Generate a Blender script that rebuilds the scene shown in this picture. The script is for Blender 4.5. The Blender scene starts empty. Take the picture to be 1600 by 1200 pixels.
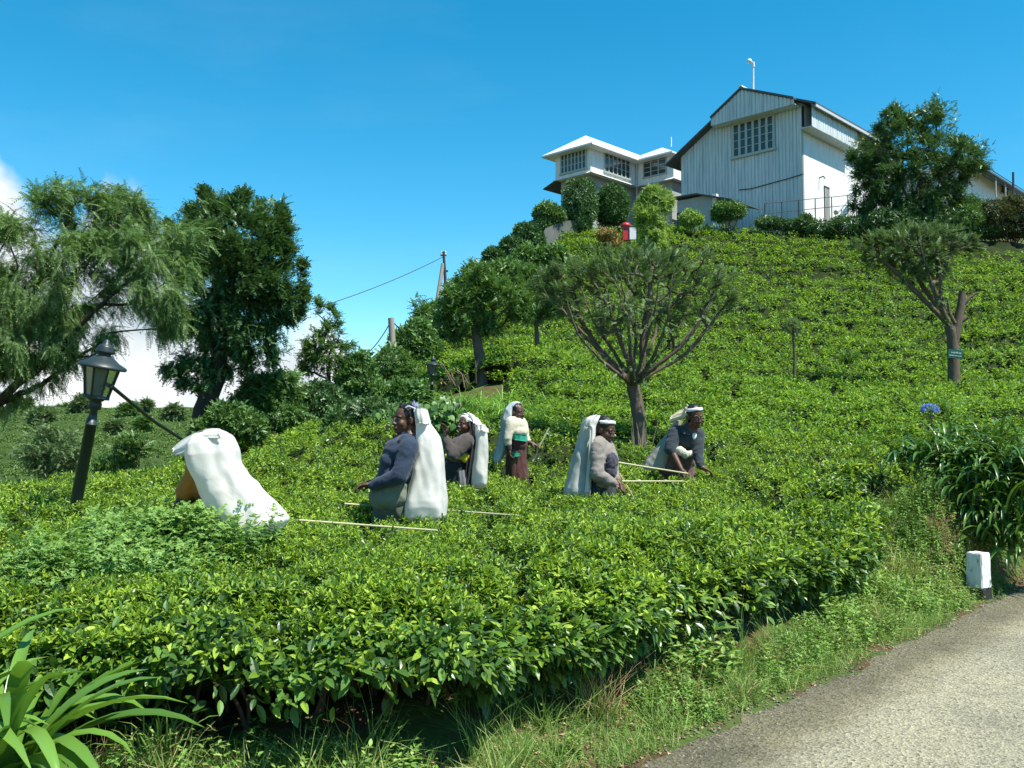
import bpy, math, random
import numpy as np
from mathutils import Vector, Matrix

C = bpy.context.scene
# ------------------------------------------------------------------ camera
FPX, CAMZ, HOR = 1450.0, 1.6, 680.0           # focal length in photo pixels (1600 wide), eye height, horizon row
PITCH = math.atan((HOR - 600.0) / FPX)
cam_d = bpy.data.cameras.new('camera'); cam = bpy.data.objects.new('camera', cam_d)
C.collection.objects.link(cam); C.camera = cam
cam_d.sensor_width = 36.0; cam_d.lens = 36.0 * FPX / 1600.0
cam_d.clip_start = 0.05; cam_d.clip_end = 3000.0
cam.location = (0, 0, CAMZ); cam.rotation_euler = (math.radians(90) + PITCH, 0, 0)

# ------------------------------------------------------------------ light
SUN_EL, SUN_AZ = math.radians(60), math.radians(123)      # azimuth clockwise from +Y (view direction)
sun_dir = Vector((math.sin(SUN_AZ) * math.cos(SUN_EL), math.cos(SUN_AZ) * math.cos(SUN_EL), math.sin(SUN_EL)))
sun_d = bpy.data.lights.new('sun', 'SUN'); sun_d.energy = 4.6; sun_d.angle = math.radians(0.5); sun_d.color = (1.0, 0.955, 0.87)
sun = bpy.data.objects.new('sun', sun_d); C.collection.objects.link(sun)
sun.rotation_euler = sun_dir.to_track_quat('Z', 'Y').to_euler(); sun.location = (20, -20, 40)
C.view_settings.view_transform = 'Standard'; C.view_settings.look = 'None'
C.view_settings.exposure = 0.82; C.view_settings.gamma = 1.0

W = bpy.data.worlds.new('World'); C.world = W; W.use_nodes = True
nt = W.node_tree; nt.nodes.clear()
def N(t, kind, **kw):
    n = t.nodes.new(kind)
    for k, v in kw.items(): setattr(n, k, v)
    return n
sky = N(nt, 'ShaderNodeTexSky'); sky.sky_type = 'NISHITA'; sky.sun_disc = False
sky.sun_elevation = SUN_EL; sky.sun_rotation = SUN_AZ; sky.altitude = 1500; sky.air_density = 1.0; sky.dust_density = 0.25; sky.ozone_density = 2.0
hs = N(nt, 'ShaderNodeHueSaturation'); hs.inputs['Hue'].default_value = 0.476; hs.inputs['Saturation'].default_value = 1.42; hs.inputs['Value'].default_value = 1.0
nt.links.new(sky.outputs[0], hs.inputs['Color'])
bg = N(nt, 'ShaderNodeBackground'); bg.inputs[1].default_value = 0.12
nt.links.new(hs.outputs[0], bg.inputs[0])
# cumulus bank low in the sky, laid out by compass direction and elevation
tc = N(nt, 'ShaderNodeTexCoord'); sep = N(nt, 'ShaderNodeSeparateXYZ'); nt.links.new(tc.outputs['Generated'], sep.inputs[0])
def M(op, a, b=None, clamp=False):
    n = N(nt, 'ShaderNodeMath', operation=op); n.use_clamp = clamp
    for i, v in enumerate((a, b)):
        if v is None: continue
        if isinstance(v, (int, float)): n.inputs[i].default_value = v
        else: nt.links.new(v, n.inputs[i])
    return n.outputs[0]
az = M('ARCTAN2', sep.outputs[0], sep.outputs[1]); el = M('ARCSINE', sep.outputs[2])
edge = N(nt, 'ShaderNodeFloatCurve'); cu = edge.mapping.curves[0]
# x: azimuth -pi..pi -> 0..1 ; y: top of the clouds in radians
pts = [(-3.1416, .16), (-1.6, .2), (-.75, .30), (-.53, .29), (-.485, .23), (-.45, .20), (-.425, .27), (-.385, .24), (-.33, .18), (-.25, .13), (-.205, .145), (-.18, .095), (-.1, .075), (0.0, .06), (.12, .0), (.8, -.05), (1.6, .1), (3.1416, .16)]
for i, (x, y) in enumerate(pts):
    p = ((x + math.pi) / (2 * math.pi), y)
    if i == 0: cu.points[0].location = p
    elif i == len(pts) - 1: cu.points[-1].location = p
    else: cu.points.new(*p)
edge.mapping.update()
nt.links.new(M('DIVIDE', M('ADD', az, math.pi), 2 * math.pi), edge.inputs['Value'])
no = N(nt, 'ShaderNodeTexNoise'); no.inputs['Scale'].default_value = 9.0; no.inputs['Detail'].default_value = 8.0; no.inputs['Roughness'].default_value = 0.6
nt.links.new(tc.outputs['Generated'], no.inputs['Vector'])
nz = M('MULTIPLY', M('SUBTRACT', no.outputs[0], 0.5), 0.13)
mk = M('DIVIDE', M('ADD', M('SUBTRACT', edge.outputs[0], el), nz), 0.05, )
mask = N(nt, 'ShaderNodeMapRange', interpolation_type='SMOOTHSTEP'); nt.links.new(mk, mask.inputs[0])
# thin high wisps
wn = N(nt, 'ShaderNodeTexNoise'); wn.inputs['Scale'].default_value = 2.2; wn.inputs['Detail'].default_value = 5.0
mp = N(nt, 'ShaderNodeMapping'); mp.inputs['Scale'].default_value = (1.0, 2.6, 5.0); mp.inputs['Rotation'].default_value = (0.4, 0.7, 0.2)
nt.links.new(tc.outputs['Generated'], mp.inputs[0]); nt.links.new(mp.outputs[0], wn.inputs['Vector'])
wisp = N(nt, 'ShaderNodeMapRange'); wisp.inputs[1].default_value = 0.5; wisp.inputs[2].default_value = 0.95; wisp.inputs[4].default_value = 0.09
nt.links.new(wn.outputs[0], wisp.inputs[0])
tot = M('MAXIMUM', mask.outputs[0], wisp.outputs[0])
n2 = N(nt, 'ShaderNodeTexNoise'); n2.inputs['Scale'].default_value = 7.0; n2.inputs['Detail'].default_value = 6.0
nt.links.new(tc.outputs['Generated'], n2.inputs['Vector'])
cr = N(nt, 'ShaderNodeValToRGB'); cr.color_ramp.elements[0].position = 0.38; cr.color_ramp.elements[0].color = (0.40, 0.52, 0.60, 1)
cr.color_ramp.elements[1].position = 0.62; cr.color_ramp.elements[1].color = (0.98, 1.0, 1.0, 1)
nt.links.new(n2.outputs[0], cr.inputs[0])
bc = N(nt, 'ShaderNodeBackground'); bc.inputs[1].default_value = 0.66; nt.links.new(cr.outputs[0], bc.inputs[0])
mx = N(nt, 'ShaderNodeMixShader'); nt.links.new(tot, mx.inputs[0]); nt.links.new(bg.outputs[0], mx.inputs[1]); nt.links.new(bc.outputs[0], mx.inputs[2])
wo = N(nt, 'ShaderNodeOutputWorld'); nt.links.new(mx.outputs[0], wo.inputs[0])
C.render.engine = 'CYCLES'
C.cycles.max_bounces = 6; C.cycles.transmission_bounces = 4; C.cycles.diffuse_bounces = 3; C.cycles.glossy_bounces = 2; C.cycles.transparent_max_bounces = 6
C.cycles.use_denoising = True

# ------------------------------------------------------------------ helpers
rng = np.random.default_rng(7)
random.seed(7)
sinp, cosp = math.sin(PITCH), math.cos(PITCH)
def P(u, v, d):
    """world point whose distance ahead of the viewpoint is d (used once, to read positions off the survey photo)"""
    a, b = (u - 800.0) / FPX, (600.0 - v) / FPX
    t = d / (cosp - b * sinp)
    return np.array((a * t, d, CAMZ + t * (sinp + b * cosp)))

def sstep(a, b, x):
    t = np.clip((np.asarray(x, float) - a) / (b - a), 0, 1); return t * t * (3 - 2 * t)

def hash2(i, j, seed=0):
    n = (i.astype(np.int64) * 374761393 + j.astype(np.int64) * 668265263 + seed * 1442695041) & 0x7fffffff
    n = ((n ^ (n >> 13)) * 1274126177) & 0x7fffffff
    n = (n ^ (n >> 16)) & 0xffff
    return n / 65535.0
def vnoise(x, y, seed=0):
    xi, yi = np.floor(x), np.floor(y); fx, fy = x - xi, y - yi
    fx = fx * fx * (3 - 2 * fx); fy = fy * fy * (3 - 2 * fy)
    a, b = hash2(xi, yi, seed), hash2(xi + 1, yi, seed); c, d = hash2(xi, yi + 1, seed), hash2(xi + 1, yi + 1, seed)
    return (a * (1 - fx) + b * fx) * (1 - fy) + (c * (1 - fx) + d * fx) * fy
def fbm(x, y, seed=0, o=3):
    r, a, s = 0, 0.5, 0
    for k in range(o):
        r = r + a * vnoise(x * 2 ** k, y * 2 ** k, seed + k * 17); s += a; a *= 0.5
    return r / s
def worley(x, y, seed=0):
    """distance to nearest jittered cell centre, and gap to the second nearest"""
    xi, yi = np.floor(x), np.floor(y); f1 = np.full(x.shape, 9.0); f2 = np.full(x.shape, 9.0)
    for i in (-1, 0, 1):
        for j in (-1, 0, 1):
            cx = xi + i + 0.2 + 0.6 * hash2(xi + i, yi + j, seed); cy = yi + j + 0.2 + 0.6 * hash2(xi + i, yi + j, seed + 5)
            d = np.hypot(x - cx, y - cy); m = d < f1
            f2 = np.where(m, f1, np.minimum(f2, d)); f1 = np.where(m, d, f1)
    return f1, f2 - f1

def norm(a): return a / np.maximum(np.linalg.norm(a, axis=-1, keepdims=True), 1e-9)

class MB:
    """collects faces of several materials into one mesh"""
    def __init__(s): s.v, s.f, s.m, s.sm, s.n = [], [], [], [], 0
    def add(s, V, F, mat=0, smooth=True):
        V = np.asarray(V, float).reshape(-1, 3); F = np.asarray(F, int)
        s.v.append(V); s.f.append(F + s.n); s.m.append(np.full(len(F), mat)); s.sm.append(np.full(len(F), smooth)); s.n += len(V); return s
    def addl(s, V, faces, mat=0, smooth=False):      # mixed polygons
        by = {}
        for f in faces: by.setdefault(len(f), []).append(f)
        V = np.asarray(V, float).reshape(-1, 3); s.v.append(V)
        for k, L in by.items():
            s.f.append(np.asarray(L, int) + s.n); s.m.append(np.full(len(L), mat)); s.sm.append(np.full(len(L), smooth))
        s.n += len(V); return s
    def mesh(s, name, mats, base=(0, 0, 0)):
        V = np.concatenate(s.v) - np.asarray(base, float)
        me = bpy.data.meshes.new(name)
        me.vertices.add(len(V)); me.vertices.foreach_set('co', V.astype(np.float32).ravel())
        idx = np.concatenate([f.ravel() for f in s.f]).astype(np.int32)
        tot = np.concatenate([np.full(len(f), f.shape[1]) for f in s.f]).astype(np.int32)
        st = np.concatenate([[0], np.cumsum(tot)[:-1]]).astype(np.int32)
        me.loops.add(len(idx)); me.loops.foreach_set('vertex_index', idx)
        me.polygons.add(len(tot)); me.polygons.foreach_set('loop_start', st); me.polygons.foreach_set('loop_total', tot)
        me.polygons.foreach_set('material_index', np.concatenate(s.m).astype(np.int32))
        me.polygons.foreach_set('use_smooth', np.concatenate(s.sm).astype(bool))
        for m in mats: me.materials.append(m)
        me.update(calc_edges=True); me.validate()
        return me

def link(name, me, parent=None, loc=None):
    o = bpy.data.objects.new(name, me); C.collection.objects.link(o)
    if parent is not None: o.parent = parent
    if loc is not None: o.location = loc
    return o
def tag(o, label=None, cat=None, group=None, kind=None):
    if label: o['label'] = label
    if cat: o['category'] = cat
    if group: o['group'] = group
    if kind: o['kind'] = kind
    return o
def thing(name, label, cat, loc, group=None):
    o = bpy.data.objects.new(name, None); C.collection.objects.link(o); o.location = loc; o.empty_display_size = 0.2
    return tag(o, label, cat, group)
def part(name, mb, mats, root, label=None):
    """a mesh child of root, built from world coordinates"""
    base = np.array(root.matrix_basis.translation)
    p = root.parent
    while p is not None: base = base + np.array(p.matrix_basis.translation); p = p.parent
    o = link(name, mb.mesh(name, mats if isinstance(mats, (list, tuple)) else [mats], base), root)
    if label: o['label'] = label
    return o
def whole(name, mb, mats, label, cat, base, group=None):
    o = link(name, mb.mesh(name, mats if isinstance(mats, (list, tuple)) else [mats], base), None, tuple(base))
    return tag(o, label, cat, group)

def frames(t, up):
    """rotation matrices with columns side, t, normal"""
    t = norm(t); s = norm(np.cross(t, up)); n = np.cross(s, t); return np.stack([s, t, n], axis=-1)
def scatter(mb, T, pos, R, S, mat=0, smooth=False):
    V, F = T; k = len(V); S = np.asarray(S, float)
    if S.ndim == 1: S = np.repeat(S[:, None], 3, 1)
    vv = np.einsum('nij,nkj->nki', R, V[None] * S[:, None, :]) + pos[:, None, :]
    ff = F[None] + (np.arange(len(pos)) * k)[:, None, None]
    mb.add(vv.reshape(-1, 3), ff.reshape(-1, F.shape[1]), mat, smooth); return mb
def leaf_template(w=0.42, bend=0.25, fold=0.10, rows=(0, .22, .5, .78, 1.0), wid=(.05, .8, 1.0, .68, .03)):
    V, F = [], []
    for t, x in zip(rows, wid):
        z = -bend * t * t
        V += [(-w / 2 * x, t, z + fold * x * .5), (0, t, z - fold * x * .3), (w / 2 * x, t, z + fold * x * .5)]
    for r in range(len(rows) - 1):
        a = 3 * r; F += [(a, a + 1, a + 4, a + 3), (a + 1, a + 2, a + 5, a + 4)]
    return np.array(V), np.array(F)
LEAF = leaf_template(); LEAF3 = leaf_template(rows=(0, .35, .7, 1), wid=(.05, 1, .75, .03))
LEAFS = leaf_template(w=.5, rows=(0, .5, 1), wid=(.08, 1, .05))
NARROW = leaf_template(w=.16, bend=.3, rows=(0, .5, 1), wid=(.4, 1, .1), fold=.03)
def merge(ts):
    V, F, n = [], [], 0
    for v, f in ts: V.append(v); F.append(f + n); n += len(v)
    return np.concatenate(V), np.concatenate(F)
def xf(T, R, t=(0, 0, 0), s=1.0): return (T[0] * s) @ np.asarray(R).T + np.asarray(t), T[1]
def rnd_dirs(n, zmin=-1, zmax=1, g=rng):
    z = g.uniform(zmin, zmax, n); a = g.uniform(0, 2 * math.pi, n); r = np.sqrt(np.maximum(0, 1 - z * z))
    return np.stack([r * np.cos(a), r * np.sin(a), z], -1)
def shoot(base, nl, e0, e1, seed, spread=.5, sc=(.7, 1.1)):
    """a sprig: nl leaves around a short stem, lower ones flatter"""
    g = np.random.default_rng(seed); ts = []
    for k in range(nl):
        f = k / max(1, nl - 1); a = k * 2.4 + g.uniform(-.3, .3); e = e0 + (e1 - e0) * f + g.uniform(-.15, .15)
        t = np.array([math.cos(a) * math.cos(e), math.sin(a) * math.cos(e), math.sin(e)])
        ts.append(xf(base, frames(t[None], np.array([[0, 0, 1.0]]) + .01)[0], (0, 0, spread * f), g.uniform(*sc) * (1.0 - .35 * f)))
    return merge(ts)
SHOOTS = [shoot(LEAF3, 6, -.1, 1.25, k) for k in range(5)]
SHOOTS_S = [shoot(LEAFS, 4, .0, 1.0, 40 + k) for k in range(4)]
def feather(n, w, L, droop, seed, ang=.9):
    """a compound leaf: n pairs of narrow leaflets along a drooping rachis of length 1"""
    g = np.random.default_rng(seed); ts = []
    for k in range(n):
        f = (k + .6) / n; y = f; z = -droop * f * f
        for sg in (-1, 1):
            a = ang * sg * (1 - .25 * f); l = L * (1 - .55 * f) * g.uniform(.8, 1.15)
            t = np.array([math.sin(a), math.cos(a), -.25 - droop * f * .9]); R = frames(t[None], np.array([[0, 0, 1.0]]))[0]
            q = (np.array([(-w / 2, 0, 0), (w / 2, 0, 0), (w * .35, 1, 0), (-w * .35, 1, 0)]) * (1, l, 1), np.array([(0, 1, 2, 3)]))
            ts.append(xf(q, R, (0, y, z)))
    return merge(ts)

def rotbatch(n, tilt, g=rng):
    """random yaw with a random lean up to tilt"""
    z = rnd_dirs(n, g=g); z[:, 2] = 0; up = np.stack([z[:, 0] * tilt, z[:, 1] * tilt, np.ones(n)], -1); up = norm(up)
    t = rnd_dirs(n, g=g); s = norm(np.cross(t, up)); t = np.cross(up, s); return np.stack([s, t, up], -1)

def tube(mb, pts, rad, sides=6, mat=0, cap=True, smooth=True):
    pts = np.asarray(pts, float); n = len(pts); rad = np.broadcast_to(np.asarray(rad, float), (n,))
    d = np.gradient(pts, axis=0); d = norm(d)
    ref = np.array([0, 0, 1.0]) if abs(d[0, 2]) < .9 else np.array([1.0, 0, 0])
    s = norm(np.cross(d[0], ref)); V = []
    for i in range(n):
        s = s - d[i] * np.dot(s, d[i]); s = s / max(np.linalg.norm(s), 1e-9); b = np.cross(d[i], s)
        a = np.arange(sides) * 2 * math.pi / sides
        V.append(pts[i] + rad[i] * (np.cos(a)[:, None] * s + np.sin(a)[:, None] * b))
    V = np.concatenate(V); k = np.arange(sides); F = []
    for i in range(n - 1):
        a = i * sides; F.append(np.stack([a + k, a + (k + 1) % sides, a + sides + (k + 1) % sides, a + sides + k], -1))
    mb.add(V, np.concatenate(F), mat, smooth)
    if cap: mb.addl(np.concatenate([V[:sides], V[-sides:]]), [tuple(range(sides))[::-1], tuple(range(sides, 2 * sides))], mat)
    return mb
def lathe(mb, prof, M4, sides=16, mat=0, smooth=True):
    """prof: list of (radius, z); M4: 4x4 placing local z up"""
    a = np.arange(sides) * 2 * math.pi / sides; V = []
    for r, z in prof: V.append(np.stack([r * np.cos(a), r * np.sin(a), np.full(sides, z)], -1))
    V = np.concatenate(V); M4 = np.asarray(M4); V = V @ M4[:3, :3].T + M4[:3, 3]
    k = np.arange(sides); F = [np.stack([i * sides + k, i * sides + (k + 1) % sides, (i + 1) * sides + (k + 1) % sides, (i + 1) * sides + k], -1) for i in range(len(prof) - 1)]
    mb.add(V, np.concatenate(F), mat, smooth)
    mb.addl(V[-sides:], [tuple(range(sides))], mat); mb.addl(V[:sides], [tuple(range(sides))[::-1]], mat); return mb
BOXF = np.array([(0, 3, 2, 1), (4, 5, 6, 7), (0, 1, 5, 4), (1, 2, 6, 5), (2, 3, 7, 6), (3, 0, 4, 7)])
def hexa(mb, bot, top, mat=0): mb.add(np.concatenate([bot, top]), BOXF, mat, False); return mb
def obox(mb, o, ax, ay, az, mat=0):
    """box from corner o along vectors ax, ay, az"""
    o, ax, ay, az = (np.asarray(q, float) for q in (o, ax, ay, az))
    b = np.array([o, o + ax, o + ax + ay, o + ay]); return hexa(mb, b, b + az, mat)
def slab(mb, poly, thick, mat=0):
    """polygon (3D, planar) given a thickness vector"""
    poly = np.asarray(poly, float); n = len(poly); V = np.concatenate([poly, poly + np.asarray(thick, float)])
    F = [tuple(range(n))[::-1], tuple(range(n, 2 * n))] + [(i, (i + 1) % n, n + (i + 1) % n, n + i) for i in range(n)]
    mb.addl(V, F, mat); return mb

# ------------------------------------------------------------------ materials
def mat(name, rough=0.6, spec=0.5):
    m = bpy.data.materials.new(name); m.use_nodes = True; t = m.node_tree
    b = t.nodes['Principled BSDF']; b.inputs['Roughness'].default_value = rough; b.inputs['Specular IOR Level'].default_value = spec
    return m, t, b
def ramp(t, cols, src):
    r = N(t, 'ShaderNodeValToRGB'); e = r.color_ramp.elements
    while len(e) < len(cols): e.new(0.5)
    for i, c in enumerate(cols):
        pos, col = c if len(c) == 2 else (i / (len(cols) - 1), c)
        e[i].position = pos; e[i].color = (*col, 1)
    t.links.new(src, r.inputs[0]); return r.outputs[0]
def noise(t, scale, detail=4, rough=.6, coord='Object', vec_scale=None):
    tc = N(t, 'ShaderNodeTexCoord'); n = N(t, 'ShaderNodeTexNoise'); n.inputs['Scale'].default_value = scale; n.inputs['Detail'].default_value = detail; n.inputs['Roughness'].default_value = rough
    if vec_scale:
        m = N(t, 'ShaderNodeMapping'); m.inputs['Scale'].default_value = vec_scale; t.links.new(tc.outputs[coord], m.inputs[0]); t.links.new(m.outputs[0], n.inputs[0])
    else: t.links.new(tc.outputs[coord], n.inputs[0])
    return n.outputs[0]
def bump(t, b, h, strength=.3, dist=.02):
    n = N(t, 'ShaderNodeBump'); n.inputs['Strength'].default_value = strength; n.inputs['Distance'].default_value = dist
    t.links.new(h, n.inputs['Height']); t.links.new(n.outputs[0], b.inputs['Normal'])
def noisy(name, cols, scale, rough=.7, spec=.3, bs=.3, bd=.01, detail=5, vec=None, coord='Object'):
    m, t, b = mat(name, rough, spec); n = noise(t, scale, detail, vec_scale=vec, coord=coord)
    t.links.new(ramp(t, cols, n), b.inputs['Base Color'])
    if bs: bump(t, b, n, bs, bd)
    return m
LEAF_GAIN = 1.7
def leafmat(name, cols, rough=.42, spec=.45, trans=.3, tint=(1.25, 1.15, .55)):
    """leaves: colour varies from leaf to leaf and in slow drifts over the plant; some light passes through"""
    m, t, b = mat(name, rough, spec)
    cols = [(i / (len(cols) - 1), c) if len(c) == 3 else c for i, c in enumerate(cols)]; cols = [(p_, tuple(min(.8, x * LEAF_GAIN) for x in c)) for p_, c in cols]
    g = N(t, 'ShaderNodeNewGeometry'); n = noise(t, .9, 3)
    a = N(t, 'ShaderNodeMath', operation='MULTIPLY_ADD'); t.links.new(n, a.inputs[0]); a.inputs[1].default_value = .7; a.inputs[2].default_value = -.35
    s = N(t, 'ShaderNodeMath', operation='ADD', use_clamp=True); t.links.new(g.outputs['Random Per Island'], s.inputs[0]); t.links.new(a.outputs[0], s.inputs[1])
    c = ramp(t, cols, s.outputs[0]); t.links.new(c, b.inputs['Base Color'])
    tr = N(t, 'ShaderNodeBsdfTranslucent'); mc = N(t, 'ShaderNodeMix', data_type='RGBA', blend_type='MULTIPLY'); mc.inputs[0].default_value = 1
    t.links.new(c, mc.inputs[6]); mc.inputs[7].default_value = (*tint, 1); t.links.new(mc.outputs[2], tr.inputs[0])
    ms = N(t, 'ShaderNodeMixShader'); ms.inputs[0].default_value = trans; t.links.new(b.outputs[0], ms.inputs[1]); t.links.new(tr.outputs[0], ms.inputs[2])
    t.links.new(ms.outputs[0], t.nodes['Material Output'].inputs[0]); return m
def plain(name, col, rough=.6, spec=.4, var=.12, scale=12, bs=.1, metal=0):
    c = np.array(col); m = noisy(name, [tuple(c * (1 - var)), tuple(np.minimum(1, c * (1 + var)))], scale, rough, spec, bs, .005)
    m.node_tree.nodes['Principled BSDF'].inputs['Metallic'].default_value = metal; return m

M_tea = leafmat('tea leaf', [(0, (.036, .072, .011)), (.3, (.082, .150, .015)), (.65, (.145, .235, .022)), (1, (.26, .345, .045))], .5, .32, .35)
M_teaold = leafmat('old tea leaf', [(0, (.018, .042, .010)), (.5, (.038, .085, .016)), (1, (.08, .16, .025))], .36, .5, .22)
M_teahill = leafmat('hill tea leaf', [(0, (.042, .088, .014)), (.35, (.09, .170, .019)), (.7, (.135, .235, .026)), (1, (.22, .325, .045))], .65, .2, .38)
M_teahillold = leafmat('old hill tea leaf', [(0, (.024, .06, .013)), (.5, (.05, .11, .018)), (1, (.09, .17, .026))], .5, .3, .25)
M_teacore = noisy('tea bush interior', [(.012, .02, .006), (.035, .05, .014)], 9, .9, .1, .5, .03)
M_twig = noisy('brown twig', [(.045, .03, .018), (.13, .095, .06)], 20, .85, .2, .4, .004)
M_deadtwig = noisy('dry twig', [(.16, .12, .075), (.34, .28, .2)], 20, .85, .2, .4, .004)
# ------------------------------------------------------------------ terrain
RE0, RDIR = np.array([0.42, 4.42]), norm(np.array([4.98, 5.47]))        # road edge line and its direction
RNOR = np.array([-RDIR[1], RDIR[0]])                                     # towards the hill
def road_s(x, y): return (x - RE0[0]) * RNOR[0] + (y - RE0[1]) * RNOR[1]
def road_t(x, y): return (x - RE0[0]) * RDIR[0] + (y - RE0[1]) * RDIR[1]
CP = []
def cp(u, v, d, h=0.0):
    p = P(u, v, d); CP.append((p[0], p[1], p[2] - h))
# read off the photo: column, row, distance, height of the plants there
for a in [(640, 812, 7.8, .66), (300, 840, 6.6, .62), (150, 822, 7.3, .62), (500, 800, 8.0, .62), (740, 758, 10.4, .68), (800, 732, 11.8, .68),
          (900, 772, 9.4, .68), (1060, 738, 10.6, .68), (1000, 702, 14, .55), (1250, 742, 10.5, .62), (1330, 800, 9.2, .62), (1100, 655, 17, .6),
          (1490, 602, 24, .55), (1238, 594, 24, .55), (1100, 600, 22, .6), (1350, 540, 31, .6), (1200, 465, 40, .6), (1590, 470, 39, .6),
          (1100, 412, 48, .6), (1210, 366, 54, .5), (1400, 376, 53, .5), (1590, 384, 52, .5), (1000, 412, 46, .6), (910, 402, 45, .6),
          (1500, 745, 11.2, .55), (1400, 705, 12.6, .6), (1590, 715, 12, .6), (1300, 682, 15, .6), (1590, 645, 17, .6), (1500, 540, 31, .6),
          (900, 560, 27, .6), (750, 600, 22.5, .3), (840, 555, 26, .4), (675, 628, 20, .5), (600, 700, 13, .1), (820, 650, 16.5, .6),
          (450, 715, 13.5, .6), (300, 735, 13.5, .6), (210, 745, 12.2, .6), (120, 790, 8.8, .55), (380, 705, 17, .8), (560, 690, 14.5, .5),
          (765, 405, 42, 1.5), (700, 472, 36, 1.4), (640, 512, 32, 1.2), (600, 562, 28, 1.3), (490, 605, 25, 1.5), (400, 640, 22, 1.4), (310, 690, 19.5, .9), (850, 372, 47, 1.2), (900, 480, 36, .8)]: cp(*a)
CP += [(-5.0, 42, 6.0), (-10, 42, 2), (-16, 48, -1), (-14, 30, -.8), (-13, 20, -1.6), (-25, 25, -4), (-9.5, 14, -.1), (-15, 11, -1.4), (-6.6, 9.5, .25), (-9, 8, -.4), (-7, 6, .15),
       (-30, 45, -5), (-45, 30, -5), (-3.5, 58, 10.5), (-9, 60, 5), (-20, 62, -1), (3, 57, 14.0), (6, 62, 14.3), (15, 60, 14.5), (28, 58, 14.5), (40, 58, 14.3), (15, 70, 14.5), (35, 72, 14.5), (5, 75, 13.5),
       (-5, 80, 8), (10, 95, 12), (35, 95, 13), (-25, 90, -4), (60, 60, 14), (45, 35, 10.5), (35, 24, 5.5), (22, 17, 3.0), (14, 12.5, 1.5), (9, 11.4, 1.0), (30, 12, 2.5), (60, 20, 6),
       (-3.4, 4.9, .14), (-1.4, 5.0, .18), (-.3, 5.4, .24), (.7, 6.4, .29), (1.8, 7.6, .32), (2.9, 8.7, .36), (3.7, 9.6, .52), (4.2, 10.2, .85), (5.0, 10.6, 1.1), (6.4, 11.9, 1.2), (-6, 4.9, .05)]
CP = np.array(CP)
def qc(x, y): yy = np.maximum(y, 2.5); return np.stack([8 * x / (yy + 5), 8 * np.log(yy + 5)], -1)
def tk(r2): return np.where(r2 > 1e-12, .5 * r2 * np.log(np.maximum(r2, 1e-12)), 0)
_q = qc(CP[:, 0], CP[:, 1]); _n = len(CP)
_K = tk(((_q[:, None] - _q[None]) ** 2).sum(-1)) + np.eye(_n) * .004
_Pm = np.concatenate([np.ones((_n, 1)), _q], 1)
_A = np.block([[_K, _Pm], [_Pm.T, np.zeros((3, 3))]]); _w = np.linalg.solve(_A, np.concatenate([CP[:, 2], np.zeros(3)]))
def tps(x, y):
    q = qc(x, y); out = np.empty(len(q))
    for a in range(0, len(q), 20000):
        b = q[a:a + 20000]; out[a:a + 20000] = tk(((b[:, None] - _q[None]) ** 2).sum(-1)) @ _w[:_n] + _w[_n] + b @ _w[_n + 1:]
    return out
def ground(x, y):
    x = np.asarray(x, float); y = np.asarray(y, float); sh = x.shape; x, y = x.ravel(), y.ravel()
    z = np.clip(tps(x, y), -6, 15.2)
    s = road_s(x, y); far = sstep(90, 150, np.hypot(x, y)); z = z * (1 - far) - 6 * far
    z = z + .05 * (fbm(x * 1.3, y * 1.3, 3) - .5) * np.minimum(1, np.abs(s))
    k = sstep(.08, 1.25 - .55 * sstep(4.8, 6.8, road_t(x, y)), s) * sstep(1.0, 3.2, y) ; return (z * k).reshape(sh)
def gz(x, y): return float(ground(np.array([x]), np.array([y]))[0])

def polar_grid(ang, rad):
    A, R = np.meshgrid(ang, rad, indexing='ij'); return R * np.sin(A), R * np.cos(A)
def grid_faces(n, m, keep=None):
    i, j = np.meshgrid(np.arange(n - 1), np.arange(m - 1), indexing='ij'); a = (i * m + j).ravel()
    F = np.stack([a, a + 1, a + m + 1, a + m], -1)          # orientation fixed by caller
    if keep is not None: F = F[keep.ravel()[F].all(1)]
    return F
# one ground sheet out to the horizon
ang = np.radians(np.concatenate([np.linspace(-180, -62, 30)[:-1], np.linspace(-62, 62, 300), np.linspace(62, 180, 30)[1:]]))
rad = np.concatenate([[.02, .8, 1.6, 2.3, 2.8], np.geomspace(3.2, 110, 250), np.geomspace(118, 1800, 26)])
gx, gy = polar_grid(ang, rad); gzv = ground(gx, gy)
m_gr, t, b = mat('soil and ground plants', .95, .15)
n1 = noise(t, 2.3, 6); n2_ = noise(t, 17, 6)
soil = ramp(t, [(.055, .032, .018), (.10, .058, .033), (.16, .105, .062)], n2_); grs = ramp(t, [(.03, .06, .012), (.07, .11, .025), (.12, .15, .045)], n2_)
mk_ = N(t, 'ShaderNodeMapRange', interpolation_type='SMOOTHSTEP'); mk_.inputs[1].default_value = .42; mk_.inputs[2].default_value = .56; t.links.new(n1, mk_.inputs[0])
mm = N(t, 'ShaderNodeMix', data_type='RGBA'); t.links.new(mk_.outputs[0], mm.inputs[0]); t.links.new(soil, mm.inputs[6]); t.links.new(grs, mm.inputs[7])
t.links.new(mm.outputs[2], b.inputs['Base Color']); bump(t, b, n2_, .6, .03)
mb = MB(); mb.add(np.stack([gx, gy, gzv], -1), grid_faces(len(ang), len(rad))[:, ::-1], 0, True)
tag(link('ground', mb.mesh('ground', [m_gr])), kind='structure')

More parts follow.
